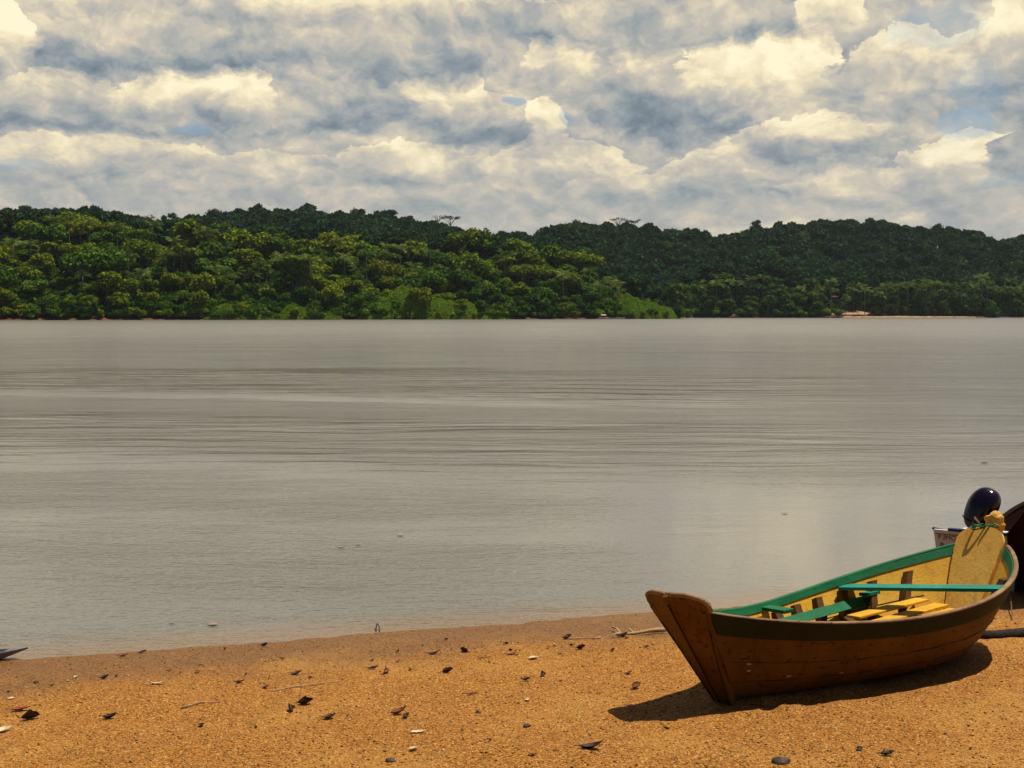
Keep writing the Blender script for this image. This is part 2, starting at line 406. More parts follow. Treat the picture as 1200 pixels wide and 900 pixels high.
# ------------------------------------------------------------ river
def water_z(x, y):
    fade = np.clip((y - 12) / 8, 0, 1)
    b = np.exp(-((y + .12 * x - 58) / 9.0) ** 2) + .3 * np.exp(-((y + .12 * x - 29) / 6.0) ** 2) * np.clip((14 - x) / 20, .25, 1)
    w = np.sin((y + .12 * x + 3.0 * fbm(x * .05, y * .05, 3, 31)) * 1.9) * (.3 + .9 * (fbm(x * .09, y * .25, 3, 17) + .5))
    return fade * np.clip((24 - x) / 16, .15, 1) * (.012 * b * w + .010 * fbm(x * .25, y * 1.2, 3, 8))
xs = np.concatenate([np.linspace(-4000, -60, 30), np.linspace(-58, 58, 220), np.linspace(60, 4000, 30)])
ys = np.concatenate([[-30, 0, 8], np.arange(9, 90, .16), np.linspace(90.5, 1500, 120)])
link('river_water', grid_mesh('river_water', xs, ys, water_z), M_water, smooth=True, kind='structure')

# ------------------------------------------------------------ far land
def lut(pts):
    a = np.array(pts, float); return lambda x: np.interp(x, a[:, 0], a[:, 1])
bank_y = lut([(-4000, 430), (-1500, 470), (-600, 520), (-230, 560), (0, 640), (88, 700), (97, 715), (106, 800), (125, 850), (400, 862), (1500, 900), (4000, 1000)])
skyA = lut([(-400, 236), (0, 247), (60, 246), (110, 246), (143, 251), (180, 258), (200, 255), (250, 247), (300, 245), (360, 242), (400, 247), (430, 247), (453, 249), (493, 258),
            (533, 261), (563, 278), (600, 275), (627, 282), (640, 272), (673, 264), (700, 268), (733, 267), (767, 269), (800, 271), (833, 277), (867, 274), (907, 266), (967, 262),
            (1023, 261), (1067, 267), (1133, 270), (1163, 281), (1200, 279), (1600, 300)])
skyB = lut([(-400, 250), (0, 255), (120, 252), (160, 262), (250, 271), (317, 270), (383, 277), (450, 281), (550, 283), (587, 285), (640, 290), (677, 294), (700, 303), (717, 320),
            (733, 335), (770, 340), (830, 305), (900, 300), (960, 318), (1040, 322), (1200, 330), (1600, 320)])
TREE_H = 20.0
def land_z(x, y):
    px = 600 + F * x / np.maximum(y, 50); e = y - bank_y(x)
    d1 = 115.0
    zb = np.maximum(CAMH + (367 - skyB(px)) / F * (bank_y(x) + d1) - TREE_H, 1.6)
    ra = 1230.0; za = np.maximum(CAMH + (367 - skyA(px)) / F * ra - 22.0 - 8.0 * np.clip((620 - px) / 60, 0, 1), 6)
    s = lambda t: np.clip(t, 0, 1) ** 2 * (3 - 2 * np.clip(t, 0, 1))
    z1 = zb * s(e / d1) ** .8
    z = np.where(e < d1, z1, zb + (za - zb) * s((y - bank_y(x) - d1) / np.maximum(ra - bank_y(x) - d1, 50)))
    z = np.where(y > ra + 40, za * (1 - .35 * s((y - ra - 40) / 500)), z)
    z = z + 3.0 * fbm(x * .012, y * .012, 3, 44) * s(e / 60)
    z = np.where(e < 0, np.maximum(-1.9, e * .12), z + .55 * s(e / 3.5))
    return z
def ground_all(x, y):
    return np.where(y > 300, land_z(x, y), -1.9)
xs = np.concatenate([np.linspace(-6000, -460, 24), np.arange(-450, 640, 5.0), np.linspace(650, 6000, 24)])
ys = np.concatenate([[-400, -100, 0, 100, 300, 400, 450], np.arange(470, 1000, 4.0), np.arange(1004, 1500, 12.0), np.linspace(1550, 7000, 14)])
link('ground', grid_mesh('ground', xs, ys, ground_all), M_land, smooth=True, kind='structure')

# sandy landing on the right of the far bank
def landing(x, y):
    z = land_z(x, y); return z + .10
V = []; 
def strip(name, x0, x1, e0, e1, lift, m_):
    xs = np.linspace(x0, x1, 40); es = np.linspace(0, 1, 8); V = []
    for k in es:
        for i, x_ in enumerate(xs):
            t = i / 39; w = math.sin(math.pi * min(max(t, .02), .98)) ** .4
            e = e0 + (e1 - e0) * k * w + (1 - w) * 1.0
            y_ = float(bank_y(x_)) + e
            V.append((x_, y_, float(land_z(np.array([x_]), np.array([y_]))[0]) + lift + .2 * (fbm(np.array([x_ * .3]), np.array([y_ * .3]), 2, 4)[0])))
    Fc = [(k * 40 + i, k * 40 + i + 1, (k + 1) * 40 + i + 1, (k + 1) * 40 + i) for k in range(7) for i in range(39)]
    return link(name, mesh(name, V, Fc), m_, smooth=True, kind='structure')
strip('far_beach', 220, 322, .2, 6.5, .2, M_farsand)
strip('sandy_clearing', 224, 254, 14, 36, .45, M_farsand)

# ------------------------------------------------------------ trees
def leaves(pos, nrm, size, rng, aspect=1.0):
    n = len(pos); nrm = nrm / (np.linalg.norm(nrm, axis=1, keepdims=True) + 1e-9)
    r = rng.normal(size=(n, 3)); u = np.cross(nrm, r); u /= (np.linalg.norm(u, axis=1, keepdims=True) + 1e-9); v = np.cross(nrm, u)
    s = size * rng.uniform(.6, 1.3, (n, 1)); j = lambda: rng.uniform(.55, 1.1, (n, 1))
    a = pos - u * s * j() - v * s * .5 * aspect; b = pos + u * s * .35 * j() - v * s * j() * aspect
    c = pos + u * s * j() + v * s * .3 * j() * aspect; d_ = pos - u * s * .3 + v * s * j() * aspect
    V = np.stack([a, b, c, d_], 1).reshape(-1, 3); return V, np.arange(n * 4).reshape(n, 4)
def crown_mesh(name, seed, Rx, Rz, zc, nl, nleaf, size, flat=0., core=True):
    """a crown of uneven lobes, each a shell of leaf clumps with gaps between"""
    rng = np.random.default_rng(seed); Vs, Qs, b = [], [], 0
    for i in range(nl):
        th = rng.uniform(0, 2 * math.pi); rr = Rx * (rng.uniform(.15, .72) if i else 0)
        c = np.array([rr * math.cos(th), rr * math.sin(th), zc + Rz * rng.uniform(-.45, .55) * (1 - .5 * rr / Rx)])
        lr = np.array([1, 1, .72 - .3 * flat]) * Rx * rng.uniform(.30, .50)
        d_ = rng.normal(size=(nleaf, 3)); d_ /= np.linalg.norm(d_, axis=1, keepdims=True)
        d_ = d_[(d_[:, 2] > -.55)]
        shell = rng.uniform(.80, 1.12, (len(d_), 1)) * (1 + .18 * np.sin(d_[:, :1] * 7 + seed) * np.cos(d_[:, 1:2] * 6))
        pos = c + d_ * lr * shell; nr = d_ + rng.normal(size=d_.shape) * .55 + np.array([0, 0, .35])
        V, Q = leaves(pos, nr, size, rng, .8); Vs.append(V); Qs.append(Q + b); b += len(V)
        if core:                       # leafy inside of the lobe
            nc = 26; d2 = rng.normal(size=(nc, 3)); d2 /= np.linalg.norm(d2, axis=1, keepdims=True)
            V, Q = leaves(c + d2 * lr * .55, d2 + .0, size * 2.3, rng, .9); Vs.append(V); Qs.append(Q + b); b += len(V)
    return np_mesh(name, np.concatenate(Vs), np.concatenate(Qs))
def trunk_mb(h, r, seed, limbs=4, lean=.04, reach=.3, lh=.55):
    rnd = random.Random(seed); t = MB(); lx = h * lean * rnd.uniform(-1, 1); ly = h * lean * rnd.uniform(-1, 1)
    P = [Vector((lx * k * k, ly * k * k, h * k - .6 * (k == 0))) for k in (0, .3, .6, 1)]
    t.tube(P, [r, r * .8, r * .65, r * .4], 7)
    for i in range(limbs):
        k = rnd.uniform(lh, .9); b = Vector((lx * k * k, ly * k * k, h * k)); a = rnd.uniform(0, 6.28); L = h * reach * rnd.uniform(.7, 1.2)
        e = b + Vector((math.cos(a) * L, math.sin(a) * L, L * .8)); m_ = (b + e) / 2 + Vector((0, 0, -L * .1))
        t.tube([b, m_, e], [r * .45, r * .32, r * .16], 5)
    return t
def make_tree(kind, seed, h, Rx, Rz, nl, nleaf, size, leafmat, barkmat, flat=0, r=.3):
    root = bpy.data.objects.new(kind, None)
    tm = trunk_mb(h * .8, r, seed, 4, .05, .28, .6)
    tr = link('trunk', mesh('trunk', tm.V, tm.F), barkmat, root, True, link_it=False)
    cr = link('crown', crown_mesh('crown', seed, Rx, Rz, h - Rz * .7, nl, nleaf, size, flat), leafmat, root, link_it=False)
    root['_k'] = [tr.name, cr.name]
    return root, [tr, cr]
def place(proto, loc, rz, s, **props):
    root, kids = proto
    o = root.copy(); COL.objects.link(o); o.location = loc; o.rotation_euler = (0, 0, rz); o.scale = s if isinstance(s, tuple) else (s, s, s)
    if '_k' in o: del o['_k']
    for k in kids:
        c = k.copy(); COL.objects.link(c); c.parent = o
    for k, v in props.items(): o[k] = v
    return o
rnd = random.Random(7)
def lz(x, y): return float(land_z(np.array([x]), np.array([y]))[0])

protoY = [make_tree('broadleaf_tree', 10 + i, h, Rx, Rz, nl, 110, .72, M_leafY, M_bark) for i, (h, Rx, Rz, nl) in enumerate([(16, 7.6, 5.6, 11), (18, 8.4, 6.0, 12), (14, 7.0, 5.8, 11), (17, 6.6, 7.2, 12), (15, 9.0, 4.8, 12)])]
protoG = [make_tree('broadleaf_tree', 30 + i, h, Rx, Rz, nl, 110, .72, M_leafG, M_barkd) for i, (h, Rx, Rz, nl) in enumerate([(15, 7.2, 6.2, 12), (18, 6.8, 7.6, 12), (14, 8.2, 5.4, 12)])]
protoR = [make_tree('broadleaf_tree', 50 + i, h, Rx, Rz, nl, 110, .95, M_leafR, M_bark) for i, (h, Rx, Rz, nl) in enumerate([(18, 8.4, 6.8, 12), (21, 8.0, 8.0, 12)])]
protoS = [make_tree('riverside_bush', 70 + i, h, Rx, Rz, nl, 90, .50, m_, M_barkd, r=.12) for i, (h, Rx, Rz, nl, m_) in enumerate([(5.5, 4.4, 3.0, 7, M_leafG), (4.5, 4.0, 2.4, 7, M_vine), (6.5, 4.2, 3.4, 8, M_leafY)])]

LB = {'Y': 'yellow green broadleaf tree in the near forest on the left bank', 'G': 'deep green broadleaf tree in the near forest on the left bank',
      'R': 'dark broadleaf tree at the foot of the right hill'}
def tree_label(px, e, yellow):
    kind = 'yellow green' if yellow else 'deep green'
    row = 'right behind the shoreline bushes' if e < 15 else 'on the lower slope' if e < 45 else 'on the upper slope' if e < 95 else 'along the crest'
    zone = 'at the far left' if px < 160 else 'left of the creeper slopes' if px < 330 else 'above the tall creeper slope' if px < 520 else 'in the middle stretch' if px < 640 else 'near the tip of the left bank'
    return dict(label='%s broadleaf tree %s, %s' % (kind, row, zone), group='%s trees %s %s' % (kind, row, zone))
count = 0
for e in (7, 20, 34, 50, 68, 88, 108):
    x = -262 + rnd.uniform(0, 6)
    while x < 92:
        y = float(bank_y(x)) + e + rnd.uniform(-5, 5)
        px = 600 + F * x / y
        if px < 735 + rnd.uniform(-8, 8):
            y_ = rnd.random() < (.42 if e < 30 else .66)
            pr = rnd.choice(protoY if y_ else protoG)
            s = rnd.choice([.65, .8, .95, 1.1, 1.35]) * rnd.uniform(.92, 1.08) * (.62 if e < 12 else .85 if e < 25 else 1)
            if px > 690: s *= .8
            place(pr, (x, y, lz(x, y) - .5), rnd.uniform(0, 6.28), (s * 1.1, s * 1.1, s), category='tree', **tree_label(px, e, y_)); count += 1
        x += rnd.uniform(7.5, 12.5) * (1 if e < 60 else 1.15)
for e in (9, 24, 42):
    x = 96 + rnd.uniform(0, 8)
    while x < 400:
        y = float(bank_y(x)) + e + rnd.uniform(-5, 5) + (8 if 215 < x < 350 else 0)
        if 970 < 600 + F * x / y < 1026 and e < 36: x += 6; continue
        s = rnd.uniform(.7, 1.1) * (.8 if e < 12 else 1)
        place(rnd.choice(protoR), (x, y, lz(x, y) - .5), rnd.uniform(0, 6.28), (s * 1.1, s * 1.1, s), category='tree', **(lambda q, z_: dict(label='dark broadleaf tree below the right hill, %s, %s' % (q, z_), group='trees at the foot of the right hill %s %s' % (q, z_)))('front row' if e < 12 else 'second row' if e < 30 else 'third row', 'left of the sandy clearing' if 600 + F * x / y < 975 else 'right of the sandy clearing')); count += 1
        x += rnd.uniform(10, 16)
print('broadleaf trees', count)
# shoreline bushes
x = -262
while x < 92:
    y = float(bank_y(x)) + rnd.uniform(2.2, 4.5); k = rnd.choice([0, 0, 1, 2]); s = rnd.uniform(.45, 1.0)
    place(protoS[k], (x, y, lz(x, y) - .3), rnd.uniform(0, 6.28), (s * 1.25, s * 1.1, s), label='low bush overhanging the waterline of the left bank', category='bush', group='bushes along the left bank')
    x += rnd.uniform(4.5, 8)
x = 108
while x < 225:
    y = float(bank_y(x)) + rnd.uniform(2.5, 5); s = rnd.uniform(.7, 1.25)
    place(protoS[rnd.choice([0, 0, 1])], (x, y, lz(x, y) - .3), rnd.uniform(0, 6.28), (s * 1.3, s * 1.1, s), label='dense green bush on the waterline left of the far sandy landing', category='bush', group='bushes left of the far landing')
    x += rnd.uniform(6, 10)

# palms
def palm_crown(seed, n=17, L=5.0):
    rng = random.Random(seed); V, Fc = [], []
    for i in range(n):
        a = 2 * math.pi * i / n + rng.uniform(-.2, .2); el = rng.uniform(.25, 1.45); L_ = L * rng.uniform(.8, 1.1)
        d_ = Vector((math.cos(a), math.sin(a), 0)); side = Vector((-math.sin(a), math.cos(a), 0)); p = Vector((0, 0, 0)); ang = el
        seg = 6; pts = []
        for k in range(seg + 1):
            pts.append(p.copy()); p = p + (d_ * math.cos(ang) + Vector((0, 0, 1)) * math.sin(ang)) * (L_ / seg); ang -= .25
        for k in range(1, seg):
            w = L * .26 * math.sin(math.pi * (k + .6) / (seg + 1.0))
            for sgn in (-1, 1):
                for q in range(2):
                    o = pts[k] + (pts[k + 1] - pts[k]) * q * .5; o2 = o + (pts[k + 1] - pts[k]) * .34
                    tip = (o + o2) / 2 + side * sgn * w + d_ * w * .45 + Vector((0, 0, -w * .45))
                    b = len(V); V += [o, o2, tip + (pts[k + 1] - pts[k]) * .10, tip]; Fc.append((b, b + 1, b + 2, b + 3))
    return mesh('crown', V, Fc)
def make_palm(seed, h):
    root = bpy.data.objects.new('palm_tree', None); t = MB(); r_ = random.Random(seed); lx = r_.uniform(-.8, .8)
    t.tube([(0, 0, -.6), (lx * .3, 0, h * .4), (lx, 0, h)], [.18, .14, .11], 7)
    tr = link('trunk', mesh('trunk', t.V, t.F), M_bark, root, True, link_it=False)
    cr = link('crown', palm_crown(seed), M_palm, root, link_it=False); cr.location = (lx, 0, h)
    return root, [tr, cr]
protoP = [make_palm(90 + i, h) for i, h in enumerate((14, 16, 18, 12))]
k = 0
for px in [20, 38, 66, 84, 97, 108, 125, 140, 152, 170, 181, 196, 205, 214, 228, 236, 247, 254, 262, 275, 283, 297, 306, 313, 330, 338, 352, 364, 378, 396, 405, 421, 430, 452, 470, 486, 503, 590, 612, 660, 690, 705, 716, 722]:
    e = rnd.choice([26, 40, 56, 72]); y = 620 + e
    for it in range(4): x = (px - 600) / F * y; y = float(bank_y(x)) + e
    s = rnd.uniform(1.05, 1.35)
    place(rnd.choice(protoP), (x, y, lz(x, y)), rnd.uniform(0, 6.28), s, category='palm tree', **dict(zip(('label', 'group'), [('pale fronded palm in the %s of the left forest, %s' % (a_, b_), 'palms %s of the left bank, %s' % (a_, b_)) for a_, b_ in [('lower part' if e < 50 else 'upper part', 'at the far left' if px < 160 else 'left of the middle' if px < 320 else 'above the creeper slopes' if px < 520 else 'near the tip')]][0])))
for px in list(range(822, 975, 15)) + list(range(978, 1215, 9)):
    px += rnd.uniform(-4, 4); e = rnd.choice([14, 22, 30]); y = 870
    for it in range(4): x = (px - 600) / F * y; y = float(bank_y(x)) + e
    s = rnd.uniform(.95, 1.4)
    place(rnd.choice(protoP), (x, y, lz(x, y)), rnd.uniform(0, 6.28), s, category='palm tree', label='palm standing behind the far right shore ' + ('left of the sandy clearing' if px < 975 else 'behind the sandy clearing' if px < 1050 else 'right of the sandy clearing'), group='palms behind the far right shore')

# bright green creeper slopes coming down to the water
def mound(name, px0, px1, prof, depth, label, seed):
    """a thicket of creeper: leaf clumps over a sloping surface; prof = top height in metres along it"""
    rng = np.random.default_rng(seed); n = 16000; t = rng.uniform(0, 1, n); k = rng.uniform(0, 1, n) ** .8
    px = px0 + (px1 - px0) * t; top = np.interp(t, [p[0] for p in prof], [p[1] for p in prof])
    y = np.full(n, 620.0)
    for it in range(5): x = (px - 600) / F * y; y = bank_y(x) + .4 + k * depth
    bump = fbm(x * .22, y * .22, 3, seed)
    keep = rng.uniform(0, 1, n) < np.clip(top / 3, .1, 1)
    z = land_z(x, y) * 0 + .3 + top * np.sin(k * math.pi / 2) ** .75 * (1 + .5 * bump)
    pos = np.stack([x, y, z], -1)[keep]; nr = np.stack([rng.normal(size=n) * .5, -np.cos(k * 1.2) + rng.normal(size=n) * .5, .7 + rng.normal(size=n) * .3], -1)[keep]
    V, Q = leaves(pos, nr, .55, rng, .8); link(name, np_mesh(name, V, Q), M_vine, label=label, kind='stuff', cat='thicket')
mound('creeper_thicket', 722, 803, [(0, 8), (.15, 12.5), (.4, 10.0), (.75, 6), (.95, 2.0), (1, .6)], 9, 'bright green creeper slope on the tip of the left bank', 5)
mound('creeper_thicket', 505, 602, [(0, 12), (.35, 8.5), (.75, 4.5), (1, .8)], 11, 'bright green creeper slope tapering to the water in the middle', 6)
mound('creeper_thicket', 420, 512, [(0, 2), (.2, 8), (.55, 16), (.8, 13), (1, 8)], 13, 'tall bright green creeper slope left of the middle', 7)
mound('creeper_thicket', 240, 300, [(0, 1.5), (.35, 8.5), (.7, 6), (1, 2)], 9, 'small bright green creeper mound on the left bank', 8)
mound('creeper_thicket', 300, 400, [(0, 3), (.4, 6), (.7, 5), (1, 3)], 7, 'low creeper bank at the waterline between two green mounds', 9)

# skyline trees on the hill, each at its own place
def tree_at(px, ytop, y, h, Rx, Rz, nl, label, name='hill_tree', leafmat=M_leafF, nleaf=80, size=.85, flat=0, seed=0, rz=0, r=.4, show=.75, hsc=None):
    top = at_depth(px, ytop, y)
    base = lz(top.x, y)
    h = max(h, top.z - base)
    pr = make_tree(name, seed, h, Rx, Rz, nl, nleaf, size, leafmat, M_bark, flat, r)
    return place(pr, (top.x, y, top.z - h), rz, 1.0, label=label, category='tree')
sk = [(28, 236, 8, 8, 11, 'tall rounded tree breaking the hill skyline at the far left'), (70, 243, 6, 3, 6, 'low dark tree on the left skyline beside the tall rounded one'),
      (112, 239, 6, 4, 7, 'dark tree with a pointed crown on the left skyline'), (200, 250, 9, 5, 8, 'broad dark tree just right of the notch in the left skyline'), (250, 244, 11, 5, 9, 'wide dome shaped dark tree on the left skyline'),
      (301, 239, 7, 4, 7, 'dark tree topping the hill right of the wide dome'), (327, 243, 6, 3, 6, 'small dark tree between the two highest crowns of the left hill'), (362, 237, 8, 5, 9, 'highest dark tree at the crest of the left hill'),
      (418, 244, 8, 4, 7, 'dark rounded tree right of the crest of the left hill'), (454, 246, 9, 4, 8, 'broad dark tree where the left hill starts to fall'), (480, 252, 5, 3, 6, 'small dark tree on the falling left skyline'),
      (612, 272, 8, 4, 7, 'low dark tree left of the skyline gap'), (652, 268, 8, 4, 8, 'dark tree just right of the skyline gap'), (676, 257, 9, 9, 12, 'tall dark tree with an uneven crown right of the skyline gap'),
      (703, 266, 8, 4, 7, 'dark tree between the uneven crown and the pale umbrella tree'), (785, 268, 9, 4, 8, 'dark tree on the low saddle right of the umbrella tree'), (806, 266, 5, 3, 6, 'small flat dark tree on the low saddle'),
      (886, 254, 8, 11, 14, 'tall dark tree standing clear above the right hill'), (915, 262, 7, 4, 7, 'low dark tree next to the tall one on the right hill'), (966, 259, 8, 4, 8, 'rounded dark tree on the right hill skyline'),
      (985, 257, 8, 4, 8, 'rounded dark tree left of the top of the right hill'), (1022, 256, 9, 4, 9, 'dome crowned dark tree at the top of the right hill'), (1062, 263, 5, 3, 6, 'small thin topped tree on the right hill'), (1098, 263, 8, 4, 8, 'broad dark tree where the right hill falls away')]
for i, (px, yt, Rx, Rz, nl, lab) in enumerate(sk):
    tree_at(px, yt, 1205 + 12 * (i % 3), 20, Rx * 1.15, Rz * 2.0, nl + 5, lab, seed=200 + i, rz=i * 1.3)
# open, limb-showing trees on the skyline
def open_tree(px, ytop, y, R_, label, seed, leaf=M_leafF, nleaf=26, flat=.8, bark=M_barkd, pads=7, name='umbrella_tree'):
    top = at_depth(px, ytop, y); H_ = max(22, top.z - lz(top.x, y)); rr = random.Random(seed)
    root = empty(name, (top.x, y, top.z - H_), label=label, cat='tree')
    t = MB(); fork = H_ - R_ * 1.15; t.tube([(0, 0, -.5), (.2, 0, fork * .6), (0, 0, fork)], [.5, .4, .34], 7); Vs, Qs, b = [], [], 0; rng = np.random.default_rng(seed)
    for i in range(pads):
        a = 6.28 * i / pads + rr.uniform(-.3, .3); q = rr.uniform(.45, 1.0) * R_; e = Vector((math.cos(a) * q, math.sin(a) * q, H_ - rr.uniform(.6, 2.6)))
        m_ = Vector((e.x * .45, e.y * .45, fork + (e.z - fork) * .62)); t.tube([(0, 0, fork), m_, e], [.3, .2, .1], 5)
        for j in range(3):
            e2 = e + Vector((rr.uniform(-2, 2), rr.uniform(-2, 2), rr.uniform(.1, 1.0))); t.tube([m_.lerp(e, .6), e2], [.12, .06], 4)
        if nleaf:
            pos = np.array(e) + rng.normal(size=(nleaf, 3)) * np.array([R_ * .17, R_ * .17, .55]); V, Q = leaves(pos, rng.normal(size=(nleaf, 3)) * .5 + np.array([0, 0, 1]), .7, rng, .7)
            Vs.append(V); Qs.append(Q + b); b += len(V)
    t.build('trunk', bark, root, True)
    if Vs: link('crown', np_mesh('crown', np.concatenate(Vs), np.concatenate(Qs)), leaf, root)
open_tree(528, 253, 1210, 8, 'dark tree with clumped airy crown at the right end of the left hill', 301, nleaf=60, pads=8, name='airy_tree')
open_tree(514, 252, 1215, 6, 'nearly bare branching tree beside the airy crown on the left hill', 302, nleaf=4, bark=M_bark, name='bare_tree')
open_tree(562, 271, 1205, 6, 'flat topped small tree on the dip of the skyline', 303, nleaf=40, pads=5)
open_tree(633, 268, 1210, 6, 'bare pale tree standing in the skyline gap', 304, nleaf=0, bark=M_bark, name='bare_tree')
open_tree(724, 255, 1205, 8, 'pale thin umbrella tree standing above the middle skyline', 305, nleaf=22, bark=M_bark, pads=8)
open_tree(741, 257, 1212, 8, 'darker umbrella tree touching the pale one above the middle skyline', 306, nleaf=40, pads=8)
open_tree(175, 252, 1195, 6, 'small pale flat crowned tree at the notch in the left skyline', 307, nleaf=26, pads=6, bark=M_bark)
open_tree(258, 262, 900, 6, 'pale leaved tree rising alone in front of the left hill', 308, leaf=M_leafY, nleaf=50, pads=7, name='airy_tree')

# the hill forest as one canopy: crowns instanced over the terrain
def canopy(name, pts, srange, kinds, leafmat, seed, **props):
    rng = np.random.default_rng(seed); P = np.concatenate(pts); me = bpy.data.meshes.new(name); me.vertices.add(len(P)); me.vertices.foreach_set('co', P.astype(np.float32).ravel())
    at = me.attributes.new('sc', 'FLOAT', 'POINT'); at.data.foreach_set('value', rng.uniform(*srange, len(P)).astype(np.float32)); me.update()
    print(name, len(P))
    col = bpy.data.collections.new(name + ' kinds')
    for i, (h, Rx, Rz, nl, nleaf, size) in enumerate(kinds):
        o = link('canopy_crown', crown_mesh('canopy_crown', seed * 100 + i, Rx, Rz, h - Rz * .7, nl, nleaf, size), leafmat, link_it=False); col.objects.link(o)
    ng = bpy.data.node_groups.new(name, 'GeometryNodeTree'); ng.interface.new_socket('Geometry', in_out='INPUT', socket_type='NodeSocketGeometry'); ng.interface.new_socket('Geometry', in_out='OUTPUT', socket_type='NodeSocketGeometry')
    n = ng.nodes; l = ng.links; gi = n.new('NodeGroupInput'); go = n.new('NodeGroupOutput'); mp = n.new('GeometryNodeMeshToPoints'); iop = n.new('GeometryNodeInstanceOnPoints')
    ci = n.new('GeometryNodeCollectionInfo'); ci.inputs['Collection'].default_value = col; ci.inputs['Separate Children'].default_value = True; ci.inputs['Reset Children'].default_value = True
    rv = n.new('FunctionNodeRandomValue'); rv.data_type = 'FLOAT_VECTOR'; rv.inputs[0].default_value = (0, 0, 0); rv.inputs[1].default_value = (0, 0, 6.28)
    na = n.new('GeometryNodeInputNamedAttribute'); na.data_type = 'FLOAT'; na.inputs[0].default_value = 'sc'
    l.new(gi.outputs[0], mp.inputs[0]); l.new(mp.outputs[0], iop.inputs['Points']); l.new(ci.outputs[0], iop.inputs['Instance']); iop.inputs['Pick Instance'].default_value = True
    l.new(rv.outputs[0], iop.inputs['Rotation']); l.new(na.outputs[0], iop.inputs['Scale']); l.new(iop.outputs[0], go.inputs[0])
    o = link(name, me, leafmat, kind='stuff', **props)
    md = o.modifiers.new('canopy', 'NODES'); md.node_group = ng
def spread(step, y0, y1, test, seed):
    rng = np.random.default_rng(seed); out = []; y = y0
    while y < y1:
        x0, x1 = -.52 * y, .52 * y; n = int((x1 - x0) / step); x = np.linspace(x0, x1, n) + rng.uniform(-.4, .4, n) * step; yy = y + rng.uniform(-.4, .4, n) * step
        e = yy - bank_y(x); k = test(x, yy, e, 600 + F * x / yy); out.append(np.stack([x[k], yy[k], land_z(x[k], yy[k]) - .5], -1)); y += step * .9
    return out
canopy('hill_forest', spread(9.5, 520., 1330., lambda x, y, e, px: e > np.where((px > -25) & (px < 735), 112, np.where((px >= 735) & (px < 1225), 46, 4)), 3), (.50, 1.32),
       [(17, 7, 5, 9, 55, 1.15), (18, 8, 5.5, 9, 55, 1.15), (19, 6, 7, 9, 55, 1.15), (16, 9, 4.5, 10, 55, 1.15), (20, 6.5, 7, 9, 55, 1.15)], M_leafF, 4, label='dark rainforest canopy covering the far hills', cat='forest')
canopy('forest_undergrowth', spread(5.0, 540., 900., lambda x, y, e, px: (e > 3.5) & (e < np.where(px < 735, 120, 50)) & (px > -30) & (px < 735), 8), (.55, 1.3),
       [(6, 4.2, 3.6, 8, 55, .62), (7.5, 3.6, 4.8, 8, 55, .62), (5, 4.6, 3.0, 8, 55, .62)], M_leafG, 5, label='dense undergrowth between the trees of the left bank', cat='undergrowth')
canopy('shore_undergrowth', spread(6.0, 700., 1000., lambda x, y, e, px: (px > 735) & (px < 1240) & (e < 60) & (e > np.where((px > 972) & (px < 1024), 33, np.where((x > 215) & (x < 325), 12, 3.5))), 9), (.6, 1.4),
       [(6, 4.6, 4.0, 8, 55, .75), (8.5, 4.2, 5.5, 8, 55, .75), (5, 5, 3.4, 8, 55, .75)], M_leafR, 6, label='dark undergrowth below the right hill', cat='undergrowth')

# ------------------------------------------------------------ air
def build_haze(x0, x1, y0, y1, z0, z1, dens):
    mb = MB(); mb.box(((x0 + x1) / 2, (y0 + y1) / 2, (z0 + z1) / 2), (x1 - x0, y1 - y0, z1 - z0))
    m_ = bpy.data.materials.new('air'); m_.use_nodes = True; m_.node_tree.nodes.clear(); n = m_.node_tree.nodes
    v = n.new('ShaderNodeVolumePrincipled'); v.inputs['Density'].default_value = dens; v.inputs['Color'].default_value = (.80, .90, 1.0, 1); v.inputs['Anisotropy'].default_value = .2
    o = n.new('ShaderNodeOutputMaterial'); m_.node_tree.links.new(v.outputs[0], o.inputs['Volume'])
    mb.build('haze', m_, kind='stuff', label='thin humid haze over the river and hills', cat='haze')
build_haze(-6100, 6100, -420, 7100, -3, 190, .000035)
# ------------------------------------------------------------ boats
M_out = paint('weathered orange hull paint', (.095, .038, .003), (.150, .064, .005), (.05, .018, .007), .58)
M_in = paint('yellow interior paint', (.66, .34, .022), (.74, .42, .045), (.36, .20, .07), .68)
M_grn = paint('green gunwale paint', (.004, .115, .040), (.010, .16, .060), (.16, .11, .05), .70)
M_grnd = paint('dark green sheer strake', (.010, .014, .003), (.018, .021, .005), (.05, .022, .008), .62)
M_teal = paint('teal thwart paint', (.012, .20, .155), (.03, .27, .19), (.20, .20, .12), .70)
M_rail = paint('worn brown rubbing rail and lit cap', (.20, .105, .05), (.36, .23, .12), (.08, .04, .02), .60)
M_bow = paint('orange stem board', (.108, .042, .003), (.17, .070, .006), (.04, .015, .006), .58)
M_rib = paint('brown rib wood', (.085, .034, .010), (.13, .055, .014), (.40, .20, .03), .72)
M_plank = paint('bare yellow plank', (.80, .41, .065), (.88, .53, .11), (.42, .19, .03), .66, (5, 5, 1.2))
M_seam = simple('black caulked seam', (.012, .008, .005), (.03, .02, .012), 20, .9)
M_darkhull = paint('dark brown hull', (.014, .0045, .003), (.020, .007, .004), (.006, .003, .002), .66, spec=.03)

